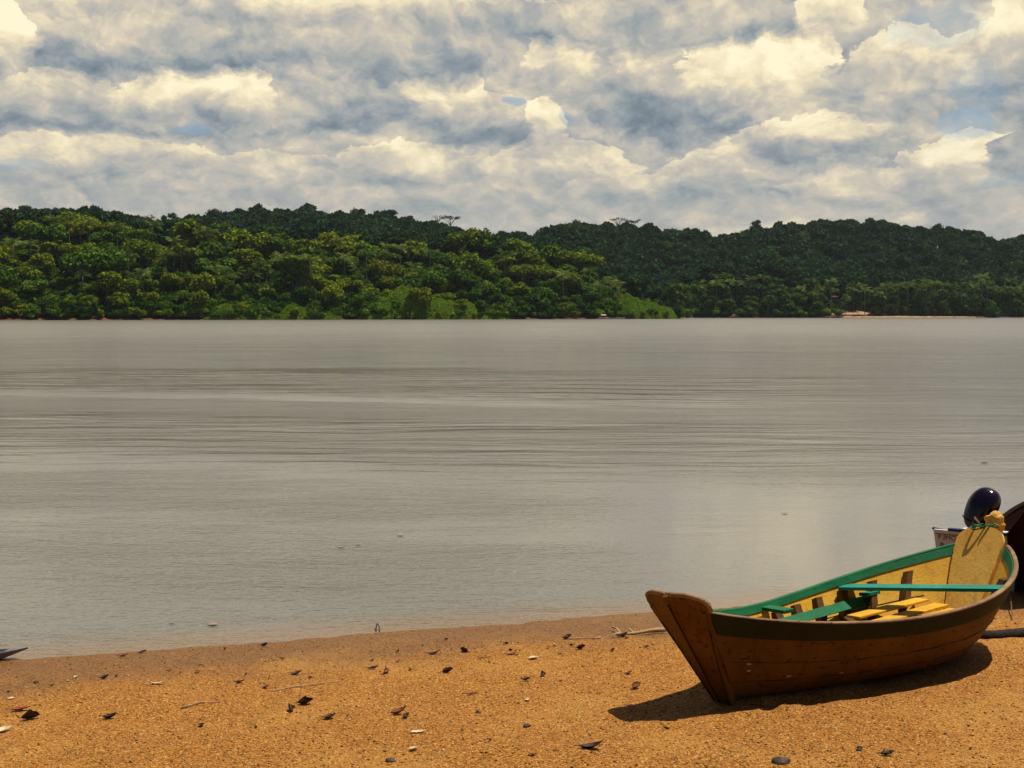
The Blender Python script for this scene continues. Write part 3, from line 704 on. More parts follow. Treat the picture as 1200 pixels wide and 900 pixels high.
class Hull:
    L = 2.97; xb = .4675; Lt = 3.9898; zb = .7695; zs = .7836; sag = .279; wb = .2674; ws = .2451; A = .5653; p = 1.7186; q = .9341
    def gun(h, s):
        p, q = h.p, h.q; s0 = s; s = min(max(s, 0), 1)
        y = h.wb * (1 - s) + h.ws * s + h.A * s ** p * (1 - s) ** q / ((p / (p + q)) ** p * (q / (p + q)) ** q)
        return -h.xb + s0 * h.Lt, y, h.zb * (1 - s) + h.zs * s - h.sag * 4 * s * (1 - s)
    def pt(h, s, u, off=0.0):
        """s along, u -1..1 across (0 keel), off outward"""
        sg = 1 if u >= 0 else -1; a = abs(u); xg, yg, zg = h.gun(s)
        xk = h.L * s; zk = .05 * min(1, abs(2 * s - 1)) ** 4; wb = (.068 * (1 - s) + .15 * s) + .64 * max(0, yg - (h.wb * (1 - s) + h.ws * s)); UB = .3
        if a <= UB: y = wb * a / UB; z = zk + .015 * (a / UB) ** 2; ny, nz = 0., -1.
        else:
            t = (a - UB) / (1 - UB); y0, z0 = wb, zk + .015; cy, cz = wb + .66 * (yg - wb), z0 + .30 * (zg - z0)
            y = (1 - t) ** 2 * y0 + 2 * t * (1 - t) * cy + t * t * yg; z = (1 - t) ** 2 * z0 + 2 * t * (1 - t) * cz + t * t * zg
            dy = 2 * (1 - t) * (cy - y0) + 2 * t * (yg - cy); dz = 2 * (1 - t) * (cz - z0) + 2 * t * (zg - cz); l = math.hypot(dy, dz) or 1; ny, nz = dz / l, -dy / l
        x = xk + (xg - xk) * max(0, (z - zk)) / max(zg - zk, .01)
        return Vector((x, sg * (y + ny * off), z + nz * off))
    def w_in(h, s): return h.pt(s, 1, -.03)

def svals(n): return [1 - (1 - i / (n - 1)) ** 1.35 for i in range(n)]
def sheet(h, s0, s1, u0, u1, offo, offi, ns=44, nu=8, lap=0.0):
    """a plank-like shell between two u values with thickness"""
    V, Fc = [], []; S = [s0 + (s1 - s0) * k for k in svals(ns)]
    for s in S:
        for j in range(nu + 1):
            u = u0 + (u1 - u0) * j / nu; o = offo + lap * (1 - j / nu); V.append(h.pt(s, u, o))
        for j in range(nu, -1, -1):
            u = u0 + (u1 - u0) * j / nu; V.append(h.pt(s, u, offi))
    n = 2 * (nu + 1)
    for i in range(ns - 1):
        for j in range(n):
            k = (j + 1) % n; Fc.append((i * n + j, (i + 1) * n + j, (i + 1) * n + k, i * n + k))
    Fc.append(tuple(range(n))); Fc.append(tuple(reversed([(ns - 1) * n + j for j in range(n)])))
    return V, Fc
def board(h, end, wfun, T, thick, crease, cols=9, rows=26, wedge=0):
    """raked stem board; end 0 bow, 1 stern. returns verts, faces in boat space"""
    base = Vector((0 if end == 0 else h.L, 0, -.01)); tip = Vector((-.55, 0, .904)) if end == 0 else Vector((3.575, 0, .94))
    d_ = (tip - base).normalized(); nrm = Vector((-d_.z, 0, d_.x)) if end == 0 else Vector((d_.z, 0, -d_.x)); V, Fc = [], []
    for side in (0, 1):
        for i in range(rows + 1):
            k = i / rows; t = T * (1 - (1 - k) ** 1.5); w = wfun(t)
            for j in range(cols):
                c = -1 + 2 * j / (cols - 1); y = c * w; o = (crease * (1 - abs(y) / .3) if side == 0 else crease * (1 - abs(y) / .3) - thick)
                V.append(base + d_ * t + Vector((0, y, 0)) + nrm * o)
    n = (rows + 1) * cols
    for i in range(rows):
        for j in range(cols - 1):
            a = i * cols + j; q = (a, a + 1, a + cols + 1, a + cols)
            Fc.append(q); Fc.append(tuple(reversed([v + n for v in q])))
    ring = [j for j in range(cols)] + [i * cols + cols - 1 for i in range(1, rows + 1)] + [rows * cols + j for j in range(cols - 2, -1, -1)] + [i * cols for i in range(rows - 1, 0, -1)]
    for a, b in zip(ring, ring[1:] + ring[:1]): Fc.append((b, a, a + n, b + n))
    return V, Fc
def fixn(me):
    bm = bmesh.new(); bm.from_mesh(me); bmesh.ops.remove_doubles(bm, verts=bm.verts, dist=.0004); bmesh.ops.recalc_face_normals(bm, faces=bm.faces); bm.to_mesh(me); bm.free(); return me
def angle_smooth(o, a=35):
    me = o.data; bm = bmesh.new(); bm.from_mesh(me)
    for f in bm.faces: f.smooth = True
    for e in bm.edges: e.smooth = e.calc_face_angle(0) < R(a)
    bm.to_mesh(me); bm.free(); return o

# the yellow and green boat
OB = Vector((1.61492427, 9.07025062, 0.0)); BX = Vector((.7864119, .61769517, -.00300084)); BY = Vector((-.61522198, .78280978, -.09333145)); BZ = Vector((-.0553013, .07524315, .99563057))
OB.z = .3107 - .012
rowboat = empty('wooden_rowboat', OB, label='wooden rowboat beached on the sand, orange outside and yellow inside with green trim', cat='boat')
rowboat.rotation_euler = Matrix((BX, BY, BZ)).transposed().to_euler()
H1 = Hull()
def add_part(name, V, Fc, m_, parent, a=35, **k):
    o = link(name, fixn(mesh(name, V, Fc)), m_, parent, **k); return angle_smooth(o, a)
# shell: bottom and lapped strakes; outside and inside paint by face
def shell(h, parent, mo, mi_):
    mb = MB(); mi = []
    for (a, b, lap) in ((-.31, .31, 0), (.295, .50, .009), (.49, .68, .009), (.67, 1.0, .009), (-.50, -.295, .009), (-.68, -.49, .009), (-1.0, -.67, .009)):
        if a < 0 and b < 0: V, Fc = sheet(h, -.008, 1.004, b, a, 0, -.024, 52, 8, lap)
        else: V, Fc = sheet(h, -.008, 1.004, a, b, 0, -.024, 52, 8 if lap else 14, lap)
        nu = 8 if lap else 14; n = 2 * (nu + 1); st = len(mb.F); mb.add(V, Fc)
        for f in range(len(Fc)): j = f % n; mi.append(1 if (nu < j < n - 1 and f < 51 * n) else 0)
    me = mesh('hull', mb.V, mb.F, mi); me.materials.append(mo); me.materials.append(mi_)
    o = link('hull', me, [], parent); bm = bmesh.new(); bm.from_mesh(me); bmesh.ops.recalc_face_normals(bm, faces=bm.faces); bm.to_mesh(me); bm.free(); angle_smooth(o, 40); return o
shell(H1, rowboat, M_out, M_in)
for sg in (-1, 1):
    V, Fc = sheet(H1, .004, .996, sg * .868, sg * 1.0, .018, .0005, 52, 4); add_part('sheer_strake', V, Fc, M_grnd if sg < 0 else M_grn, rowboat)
    V, Fc = sheet(H1, .03, .993, sg * .94, sg * .995, -.0245, -.036, 52, 3); add_part('inwale', V, Fc, M_grn, rowboat)
    # rounded rubbing rail along the sheer
    rings = []
    for i in range(60):
        s = svals(60)[i]; c = H1.pt(s, sg * 1.0, -.008) + Vector((0, 0, .012)); rings.append([c + Vector((0, sg * a, b)) for a, b in ((-.022, -.012), (-.020, -.004), (-.010, .000), (.012, .000), (.022, -.004), (.025, -.011), (.023, -.019), (.018, -.021), (-.018, -.020))])
    mb = MB(); mb.sweep(None, rings); add_part('gunwale_rail', mb.V, mb.F, M_rail if sg < 0 else M_grn, rowboat, 60)
# stem board at the bow with its two rounded ears and centre ridge
wf = lut([(0, .078), (.40, .165), (.80, .262), (.90, .290), (.95, .300), (.99, .282), (1.025, .225), (1.05, .15), (1.062, .06), (1.068, .02)])
V, Fc = board(H1, 0, lambda t: float(wf(t)), 1.068, .05, .065); ob = add_part('bow_board', V, Fc, M_bow, rowboat, 50)
# dark ridge line and the two side seams on the bow board
base = Vector((0, 0, -.01)); dB = (Vector((-.55, 0, .904)) - base).normalized(); nB = Vector((-dB.z, 0, dB.x))
mb = MB(); mb.tube([base + dB * t + nB * .067 for t in (.05, .4, .8, 1.0)], .006, 5)
for sg in (-1, 1): mb.tube([base + dB * t + Vector((0, sg * (float(wf(t)) - .022), 0)) + nB * (.065 * (1 - (float(wf(t)) - .022) / .3) + .002) for t in (.02, .3, .6, .86)], .0045, 5)
mb.build('board_seam', M_seam, ob, True)
# cap along the top edge: wear and its lit look put into a paler colour
mb = MB(); pts = [(t, float(wf(t))) for t in (.90, .94, .97, .99, 1.01, 1.03, 1.045, 1.056, 1.063, 1.067)]
for sg in (-1, 1): mb.tube([base + dB * (t + .004) + Vector((0, sg * w, 0)) + nB * (.065 * (1 - w / .3) - .024) for t, w in pts], .021, 8)
mb.build('worn_lit_cap', M_rail, ob, True)
# stern board
wf2 = lut([(0, .125), (.35, .170), (.70, .215), (.92, .236), (1.0, .234), (1.06, .20), (1.10, .14), (1.118, .06), (1.122, .02)])
V, Fc = board(H1, 1, lambda t: float(wf2(t)), 1.122, .035, 0.0); sb = add_part('stern_board', V, Fc, M_plank, rowboat, 50)
# knee blocks beside the stern board, ribs, thwarts, stringers
for s in (.17, .27, .36, .45, .54, .63, .72, .81, .90):
    Uc = .90; rings = []; n = 25; dx = .042
    for i in range(n):
        u = -Uc + 2 * Uc * i / (n - 1); dep = .085 if abs(u) < .34 else .085 - .030 * (abs(u) - .34) / (Uc - .34)
        a = H1.pt(s, u, -.0245); b = H1.pt(s, u, -.0245 - dep)
        cf = .66
        if abs(u) < cf:
            e = H1.pt(s, cf * (1 if u >= 0 else -1), -.0245 - .07); q = abs(a.y) / max(abs(H1.pt(s, cf, -.0245).y), .01); zt = .165 + (e.z - .165) * min(1, q) ** 1.3; b = Vector((a.x, a.y if abs(a.y) < abs(e.y) else e.y, max(zt, a.z + .04)))
        rings.append([a + Vector((-dx, 0, 0)), a + Vector((dx, 0, 0)), b + Vector((dx, 0, 0)), b + Vector((-dx, 0, 0))])
    mb = MB(); mb.sweep(None, rings); me = fixn(mesh('rib', mb.V, mb.F)); bm = bmesh.new(); bm.from_mesh(me)
    link('rib', me, M_rib, rowboat); bm.free()
def plank_between(name, a, b, w, t, m_, up=Vector((0, 0, 1)), parent=rowboat, bev=.005, **k):
    a, b = Vector(a), Vector(b); x = (b - a).normalized(); y = up.cross(x).normalized(); z = x.cross(y); M = Matrix((x, y, z)).transposed()
    mb = MB(); mb.box((a + b) / 2, ((b - a).length, w, t), M); return mb.build(name, m_, parent, False, bev, **k)
def wall_pt(s, u, off=-.03): return H1.pt(s, u, off)
def wall_z(s_, sg, z):
    u = .3
    while u < .99 and H1.pt(s_, sg * u, -.03).z < z: u += .005
    return H1.pt(s_, sg * u, -.03)
a = wall_z(.725, 1, .485); b = wall_z(.845, -1, .485); plank_between('thwart', (a.x, a.y - .005, .487), (b.x, b.y + .005, .525), .22, .030, M_teal, label='teal thwart across the stern third')
a = wall_z(.42, 1, .475); plank_between('seat_bracket', (a.x, a.y - .005, .478), (a.x, a.y - .26, .470), .13, .030, M_grn, label='short green bracket on the far side near the bow')
mb = MB(); rings = []
for i in range(16):
    k = i / 15; c = Vector((1.25 + 1.42 * k, .53 + .10 * k, .345 + .010 * k)); rings.append([c + Vector((0, -.045, -.026)), c + Vector((0, -.033, -.034)), c + Vector((0, .045, .026)), c + Vector((0, .033, .034))])
mb.sweep(None, rings); mb.build('stringer', M_grn, rowboat, False, label='green board lying along the far side')
for x0_, x1_, y_, z_, w_ in ((2.02, 2.95, .36, .305, .15), (1.90, 3.02, .17, .262, .15), (1.95, 3.0, -.03, .235, .15)):
    plank_between('floorboard', (x0_, y_, z_), (x1_, y_ * .8, z_ + .03), w_, .02, M_in)
for s, u in ((.80, .80), (.90, .52)):
    c = H1.pt(s, u, -.07); mb = MB(); mb.box(c, (.20, .09, .03)); mb.build('cleat', M_teal, rowboat, False, .004)
# bottom boards seam lines and the long bottom plank running up to the stern board
for y_ in (-.11, .115):
    mb = MB(); mb.tube([(x_, y_, .05 * (2 * x_ / H1.L - 1) ** 4 + .0285) for x_ in np.linspace(.5, 2.8, 12)], .004, 4); mb.build('floor_seam', M_seam, rowboat, True)
# plank seams on the far inner side
for u_ in (.5, .68):
    mb = MB(); mb.tube([H1.pt(s, u_, -.0255) for s in np.linspace(.08, .95, 30)], .0035, 4); mb.build('side_seam', M_seam, rowboat, True)
# grown-in cracks and caulking on the near outer side
rr = random.Random(4)
for u_, s0, s1 in ((-.492, .01, .80), (-.675, .01, .93)):
    mb = MB(); mb.tube([H1.pt(s, u_ + .004 * math.sin(s * 60), .0105) for s in np.linspace(s0, s1, 50)], [.0008 + .0038 * rr.random() ** 1.5 for _ in range(50)], 5); mb.build('hull_seam', M_seam, rowboat, True)
# putty patches
M_putty = simple('grey putty', (.30, .20, .13), (.45, .34, .24), 20, .8)
for s, u in ((.055, -.60), (.06, -.66), (.16, -.53), (.30, -.51), (.40, -.49)):
    c = H1.pt(s, u, .011); mb = MB(); n = H1.pt(s, u, .1) - H1.pt(s, u, 0); n.normalize()
    t1 = (H1.pt(s + .01, u, .011) - c).normalized(); t2 = n.cross(t1)
    P = [c + n * .004]; m = 9
    for i in range(m): a = 6.283 * i / m; P.append(c + t1 * math.cos(a) * .022 * rr.uniform(.6, 1.3) + t2 * math.sin(a) * .009 * rr.uniform(.6, 1.2) - n * .001)
    mb.add(P, [(0, 1 + i, 1 + (i + 1) % m) for i in range(m)]); mb.build('putty_patch', M_putty, rowboat, True)
# yellow cloth tied over the head of the stern board with a green cord
def boat_world(p): return rowboat.matrix_basis @ Vector(p)
M_cloth = simple('yellow cloth', (.55, .30, .04), (.72, .46, .10), 14, .85, .4, .01)
M_cord = simple('green cord', (.01, .10, .04), (.03, .22, .10), 60, .7)
c0 = boat_world((3.575, .0, .955))
def rag(name, c, rx, ry, rz_, seed, m_, **k):
    bm = bmesh.new(); bmesh.ops.create_icosphere(bm, subdivisions=4, radius=1); from mathutils import noise as mn
    for v in bm.verts:
        p = v.co.copy(); f = 1 + .30 * mn.noise(p * 1.7 + Vector((seed, 0, 0))) + .16 * abs(mn.noise(p * 4.2 + Vector((0, seed, 0)))) - .10 * abs(mn.noise(p * 9))
        if p.z < -.2: f *= 1.15
        v.co = Vector((p.x * rx, p.y * ry, p.z * rz_)) * f
    me = bpy.data.meshes.new(name); bm.to_mesh(me); bm.free(); o = link(name, me, m_, smooth=True, **k); o.location = c; return o
rag('cloth_bundle', c0 + Vector((.10, .03, .035)), .085, .06, .085, 3.3, M_cloth, label='crumpled yellow cloth tied on the head of the stern board', cat='cloth')
cord = MB()
for k in range(3):
    P = []
    for i in range(25):
        a = 6.283 * i / 24; P.append(c0 + Vector((math.cos(a) * (.13 - .012 * k), math.sin(a) * .045, -.022 + .012 * k + .012 * math.sin(a * 3 + k * 2))))
    cord.tube(P, .0065, 6)
cord.tube([c0 + Vector((.02, -.06, -.005)), c0 + Vector((.06, -.075, .03)), c0 + Vector((.10, -.07, .0)), c0 + Vector((.06, -.07, -.02)), c0 + Vector((.02, -.07, .02)), c0 + Vector((-.04, -.065, .0))], .009, 6)
cord.build('green_cord', M_cord, None, True, label='green cord knotted round the yellow cloth on the stern board', cat='cord')

# white motor boat afloat behind
M_white = paint('white hull paint', (.62, .60, .54), (.74, .72, .66), (.30, .22, .15), .68)
M_blue = paint('blue gunwale paint', (.018, .035, .09), (.03, .06, .16), (.04, .03, .03), .70)
M_cowl, Nc = material('glossy dark engine cowling'); Nc.put(.25, Nc.b.inputs['Coat Weight'])
finish(Nc, (.010, .005, .014), .16, spec=.35)
M_black = simple('black engine plastic', (.012, .012, .014), (.02, .02, .022), 10, .4)
M_decal = simple('white cowling decal', (.85, .85, .85), (.9, .9, .9), 10, .5)
M_text = simple('dark red brown lettering', (.10, .03, .02), (.14, .05, .03), 10, .7); M_textb = simple('navy painted line', (.010, .014, .05), (.02, .02, .07), 10, .6)
lc = at_depth(1095, 619, 14.4)                    # top left corner of the transom
mbt = empty('motor_boat', (lc.x, lc.y, 0), (0, 0, R(58)), label='white motor boat with dark blue gunwale floating at the shore', cat='boat')
HT = lc.z; W_, LN = .96, 2.1
# local: x away into the river, y across (transom from y=0 to y=-W_), transom plane raked
def mh(k, v, up, off=0):
    """k along 0..1, v across -1..1, up 0 bottom .. 1 sheer"""
    hw = W_ / 2 * (1 - .55 * k ** 2.4); y = -W_ / 2 + v * hw * (.80 + .20 * up); z = -.14 + .25 * k ** 2 + (HT + .14 - .10 * k - .42 * k ** 2) * up - .10 * math.sin(math.pi * k) * up; x = -.05 + LN * k + .10 * (1 - up) * (1 - k)
    return Vector((x, y, z))
V, Fc = [], []; nk = 14
prof = [(-1, 1), (-1, .66), (-1, .33), (-1, 0), (0, -.04), (1, 0), (1, .33), (1, .66), (1, 1)]
for i in range(nk):
    for v, up in prof: V.append(mh(i / (nk - 1), v, up))
    for v, up in reversed(prof): V.append(mh(i / (nk - 1), v * .95, max(up, .03) if up < .9 else up))
n = 18
for i in range(nk - 1):
    for j in range(n): k = (j + 1) % n; Fc.append((i * n + j, (i + 1) * n + j, (i + 1) * n + k, i * n + k))
for i in (0, nk - 1): Fc.append(tuple(i * n + j for j in range(n)))
add_part('hull', V, Fc, M_white, mbt, 30)
# transom panel, thick board closing the stern
tv = [Vector((-.07, -W_ * .0 - .005, HT)), Vector((-.07, -W_ + .005, HT)), Vector((.05, -W_ + .13, -.12)), Vector((.05, -.13, -.12))]
mb = MB(); mb.add(tv + [v + Vector((.045, 0, 0)) for v in tv], [(0, 1, 2, 3), (7, 6, 5, 4), (0, 4, 5, 1), (1, 5, 6, 2), (2, 6, 7, 3), (3, 7, 4, 0)]); tp = mb.build('transom', M_white, mbt, False, .006)
for v in (-1, 1):
    mb = MB(); mb.tube([mh(k, v, 1) + Vector((0, 0, .006)) for k in np.linspace(0, 1, 14)], .018, 6); mb.build('gunwale_rail', M_blue, mbt, True)
plank_between('stern_rail', (-.055, -.17, HT + .012), (-.055, -W_ + .02, HT + .012), .075, .032, M_blue, parent=mbt)
plank_between('thwart', (.9, -.12, HT - .14), (.9, -W_ + .12, HT - .14), .22, .025, M_white, parent=mbt)
def text_mesh(name, body, size, M, m_, parent, ext=.0015):
    cu = bpy.data.curves.new(name, 'FONT'); cu.body = body; cu.size = size; cu.extrude = ext; cu.resolution_u = 2
    tmp = bpy.data.objects.new(name, cu); COL.objects.link(tmp); bpy.context.view_layer.update()
    me = bpy.data.meshes.new_from_object(tmp.evaluated_get(bpy.context.evaluated_depsgraph_get())); bpy.data.objects.remove(tmp); me.materials.clear()
    o = link(name, me, m_, parent); o.matrix_local = M; return o
up_t = (tv[0] - tv[3]); up_t = Vector((up_t.x, 0, up_t.z)).normalized(); xt = Vector((0, -1, 0)); nt = xt.cross(up_t)
def on_transom(y, dz): return Vector((-.07, -y, HT)) - up_t * dz + nt * .003
Mt = Matrix((xt, up_t, nt)).transposed().to_4x4(); Mt.translation = on_transom(.055, .115); text_mesh('lettering', 'P.IMORIA', .082, Mt, M_text, tp)
def tpatch(name, y0, y1, d0, d1, m_):
    mb = MB(); P = [on_transom(y0, d0), on_transom(y1, d0), on_transom(y1, d1), on_transom(y0, d1)]; mb.add(P + [p + nt * .002 for p in P], [(0, 1, 2, 3), (7, 6, 5, 4), (0, 4, 5, 1), (1, 5, 6, 2), (2, 6, 7, 3), (3, 7, 4, 0)]); mb.build(name, m_, tp)
tpatch('painted_line', .03, .45, .045, .053, M_text); Mt2 = Mt.copy(); Mt2.translation = on_transom(.075, .215); text_mesh('lettering', 'Bomaneva', .088, Mt2, M_textb, tp); tpatch('painted_line', .07, .45, .235, .246, M_textb)
# outboard motor clamped on, tilted up
mc = at_depth(1150, 596, 14.05)
motor = empty('outboard_motor', (mc.x, mc.y, mc.z), (R(0), R(-4), R(40)), label='outboard motor with glossy dark cowling tilted on the white motor boat', cat='outboard motor')
bm = bmesh.new(); bmesh.ops.create_uvsphere(bm, u_segments=40, v_segments=28, radius=1)
for v in bm.verts:
    x_, y_, z_ = v.co; sgn = lambda q: (1 if q >= 0 else -1); e = .80
    x_, y_, z_ = [sgn(q) * abs(q) ** e for q in (x_, y_, z_)]
    k = .80 + .20 * min(1, (z_ + 1) / 1.2)
    v.co = Vector((x_ * .138 * k + .055 * (z_), y_ * .172 * k, z_ * .250))
me = bpy.data.meshes.new('cowling'); bm.to_mesh(me); bm.free(); cw = link('cowling', me, M_cowl, motor, True); cw.rotation_euler = (R(20), R(8), 0)
mb = MB(); mb.tube([Vector((math.cos(a) * .138 * .865 - .0275, math.sin(a) * .172 * .865, -.155)) for a in np.linspace(0, 6.2832, 40)], .006, 6); mb.build('cowl_seam', M_black, cw, True)
# decal swoosh and lower body
def on_cowl(th, zz, off=1.012):
    c = math.sqrt(max(0, 1 - zz * zz)); x_, y_, z_ = c * math.cos(th), c * math.sin(th), zz; sg = lambda q: (1 if q >= 0 else -1)
    x_, y_, z_ = [sg(q) * abs(q) ** .8 for q in (x_, y_, z_)]; k = .80 + .20 * min(1, (z_ + 1) / 1.2); return Vector(((x_ * .138 * k) * off + .055 * z_, y_ * .172 * k * off, z_ * .250 * off))
for z0, z1, t0, t1, w in ((-.30, -.44, -3.0, -2.35, .085), (-.56, -.64, -3.0, -2.4, .065)):
    V, Fc = [], []
    for i in range(9):
        k = i / 8; th = t0 + (t1 - t0) * k; zz = z0 + (z1 - z0) * k
        V += [on_cowl(th, zz + w * (1 - k * .6)), on_cowl(th, zz - w * .3)]
    Fc = [(2 * i, 2 * i + 1, 2 * i + 3, 2 * i + 2) for i in range(8)]; dd = link('decal', mesh('decal', V, Fc), M_decal, cw)
mb = MB(); mb.tube([(-.02, 0, -.20), (-.03, 0, -.27), (-.03, 0, -.33)], [.15, .125, .10], 16); mb.build('lower_cover', M_black, motor, True)
mb = MB(); mb.tube([(-.03, 0, -.32), (-.04, 0, -.55), (-.05, 0, -.95)], [.055, .045, .04], 10); mb.build('leg', M_black, motor, True)
mb = MB(); mb.box((.10, 0, -.36), (.08, .16, .20)); mb.box((.05, 0, -.30), (.16, .06, .05)); mb.build('clamp_bracket', M_black, motor, False, .008)

# dark wooden boat whose raked bow comes in from the right edge
class Hull3(Hull): pass
H3 = Hull3(); 
tipL = at_depth(1180, 630, 13.4); sc3 = 1.0; yaw3 = R(58)
dboat = empty('wooden_boat', (0, 0, 0), label='dark brown wooden boat with only its high pointed bow in view at the right edge', cat='boat')
dboat.rotation_euler = (0, 0, yaw3); dboat.scale = (sc3, sc3, sc3)
wf3 = lut([(0, .07), (.40, .20), (.70, .285), (.80, .30), (.90, .29), (1.0, .24), (1.1, .18), (1.25, .10), (1.36, .04), (1.38, .02)])
M3 = Matrix.Rotation(yaw3, 3, 'Z'); ear = M3 @ (Vector((-.42, .30, .72)) * sc3)
dboat.location = (tipL.x - ear.x, tipL.y - ear.y, 0)
dboat.location.z = tipL.z - ear.z; print('dark boat keel above sand', dboat.location.z - float(beach_z(np.array([dboat.location.x]), np.array([dboat.location.y]))[0]), list(dboat.location))
shell(H3, dboat, M_darkhull, M_darkhull)
V, Fc = board(H3, 0, lambda t: float(wf3(t)), 1.38, .05, .065); add_part('bow_board', V, Fc, M_darkhull, dboat, 50)
V, Fc = board(H3, 1, lambda t: float(wf2(t)), 1.122, .035, 0); add_part('stern_board', V, Fc, M_darkhull, dboat, 50)
for sg in (-1, 1):
    rings = []
    for i in range(40):
        s = svals(40)[i]; c = H3.pt(s, sg * 1.0, -.008) + Vector((0, 0, .012)); rings.append([c + Vector((0, sg * a, b)) for a, b in ((-.032, -.008), (-.012, .018), (.014, .018), (.040, -.006), (.020, -.026), (-.018, -.014))])
    mb = MB(); mb.sweep(None, rings); add_part('gunwale_rail', mb.V, mb.F, M_darkhull, dboat, 60)

# log-shaped dark strip standing in for a cast shadow on the sand
M_shadow = simple('dark shadow strip', (.012, .007, .005), (.03, .016, .010), 12, .85, .8, .02)
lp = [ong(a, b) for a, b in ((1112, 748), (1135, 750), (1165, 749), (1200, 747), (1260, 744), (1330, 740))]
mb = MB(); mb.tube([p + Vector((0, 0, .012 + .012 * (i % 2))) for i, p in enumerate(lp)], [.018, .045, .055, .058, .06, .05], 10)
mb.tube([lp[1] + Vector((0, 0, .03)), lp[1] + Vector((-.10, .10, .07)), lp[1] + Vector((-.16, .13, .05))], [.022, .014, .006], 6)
mb.build('shadow_strip', M_shadow, None, True, label='dark strip standing in for a cast shadow on the sand at the right edge', cat='log')
# grey weathered canoe tip at the left edge
M_grey = paint('weathered grey canoe wood', (.13, .13, .14), (.30, .29, .30), (.05, .04, .04), .62)
tc = ong(37, 772); tc.z = 0
canoe = empty('dugout_canoe', (tc.x - .02, tc.y, -.075), (0, R(3), R(186)), label='grey weathered canoe tip poking in at the waterline on the left', cat='canoe')
rings = []
for i in range(26):
    k = (i / 25) ** 1.6; x_ = 3.4 * k; w = .24 * min(1, k * 4.6) + .004; hgt = .015 + .20 * min(1, k * 4.2); z0 = .17 - .22 * min(1, k * 5.0)
    out = [(w, z0 + hgt), (w * .98, z0 + hgt * .6), (w * .7, z0 + hgt * .2), (0, z0), (-w * .7, z0 + hgt * .2), (-w * .98, z0 + hgt * .6), (-w, z0 + hgt)]
    inn = [(-w * .86, z0 + hgt), (-w * .8, z0 + hgt * .7), (-w * .5, z0 + hgt * .45), (0, z0 + hgt * .35), (w * .5, z0 + hgt * .45), (w * .8, z0 + hgt * .7), (w * .86, z0 + hgt)]
    if k < .06: inn = [(a, z0 + hgt * 1.0) for a, b in inn]
    rings.append([Vector((x_, a, b)) for a, b in out + inn])
mb = MB(); mb.sweep(None, rings); add_part('hull', mb.V, mb.F, M_grey, canoe, 40)

# boats and things on the far bank
M_pale = simple('pale hull', (.55, .48, .40), (.68, .60, .5), 3, .7); M_tin = simple('dull pink awning', (.50, .36, .32), (.62, .48, .42), 3, .7)
def far_boat(px, L_, h_, beam, label, mat_, yaw=0, cover=False, e=-1.2, name='moored_boat'):
    y = 700.
    for it in range(4): x = (px - 600) / F * y; y = float(bank_y(x)) + e
    root = empty(name, (x, y, 0), (0, 0, yaw), label=label, cat='boat'); rings = []
    for i in range(13):
        k = -1 + i / 6; w = max(beam / 2 * (1 - abs(k) ** 2.5), .05); z = h_ * (1 + .4 * k * k)
        rings.append([Vector((k * L_ / 2, a * w, b)) for a, b in ((1, z), (.8, z * .4), (.4, -.1), (-.4, -.1), (-.8, z * .4), (-1, z), (-.88, z), (-.5, z * .3), (.5, z * .3), (.88, z))])
    mb = MB(); mb.sweep(None, rings); add_part('hull', mb.V, mb.F, mat_, root, 40)
    if cover:
        mb = MB(); V = [(k * L_ * .25, a, h_ + 1.1 + .5 * (1 - (a / (beam / 2)) ** 2)) for k in (-1, 1) for a in np.linspace(-beam / 2, beam / 2, 7)]; V += [(v[0], v[1], v[2] - .06) for v in V]
        Fc = [(j, j + 1, 8 + j, 7 + j) for j in range(6)] + [(14 + j, 21 + j, 22 + j, 15 + j) for j in range(6)] + [(0, 7, 21, 14), (6, 20, 27, 13)] + [(j, 14 + j, 15 + j, j + 1) for j in range(6)] + [(7 + j, 8 + j, 22 + j, 21 + j) for j in range(6)]
        mb.add(V, Fc); mb.build('awning', M_tin, root)
        for k in (-1, 1):
            for a in (-1, 1): mb = MB(); mb.tube([(k * L_ * .24, a * beam * .46, h_ * .8), (k * L_ * .24, a * beam * .46, h_ + 1.12)], .05, 6); mb.build('awning_post', M_tin, root, True)
    return root
far_boat(707, 5.5, .9, 1.6, 'small covered boat with pale awning moored under the trees of the left bank', M_pale, R(12), True)
far_boat(719, 6.5, .7, 1.3, 'long open pale boat moored beside the covered boat', M_pale, R(-4))
far_boat(729, 3.4, .8, 1.1, 'short pale canoe moored at the edge of the creeper slope', M_pale, R(18))
far_boat(1062, 3.2, .9, 1.2, 'tiny white boat drawn up on the far landing', simple('white far hull', (.8, .8, .78), (.85, .85, .82), 2, .6), R(35), e=16)
# pale low wall-like board fence on the landing
for i, px in enumerate((981, 989, 997, 1005, 1013)):
    y = 865.
    for it in range(4): x = (px - 600) / F * y; y = float(bank_y(x)) + 15

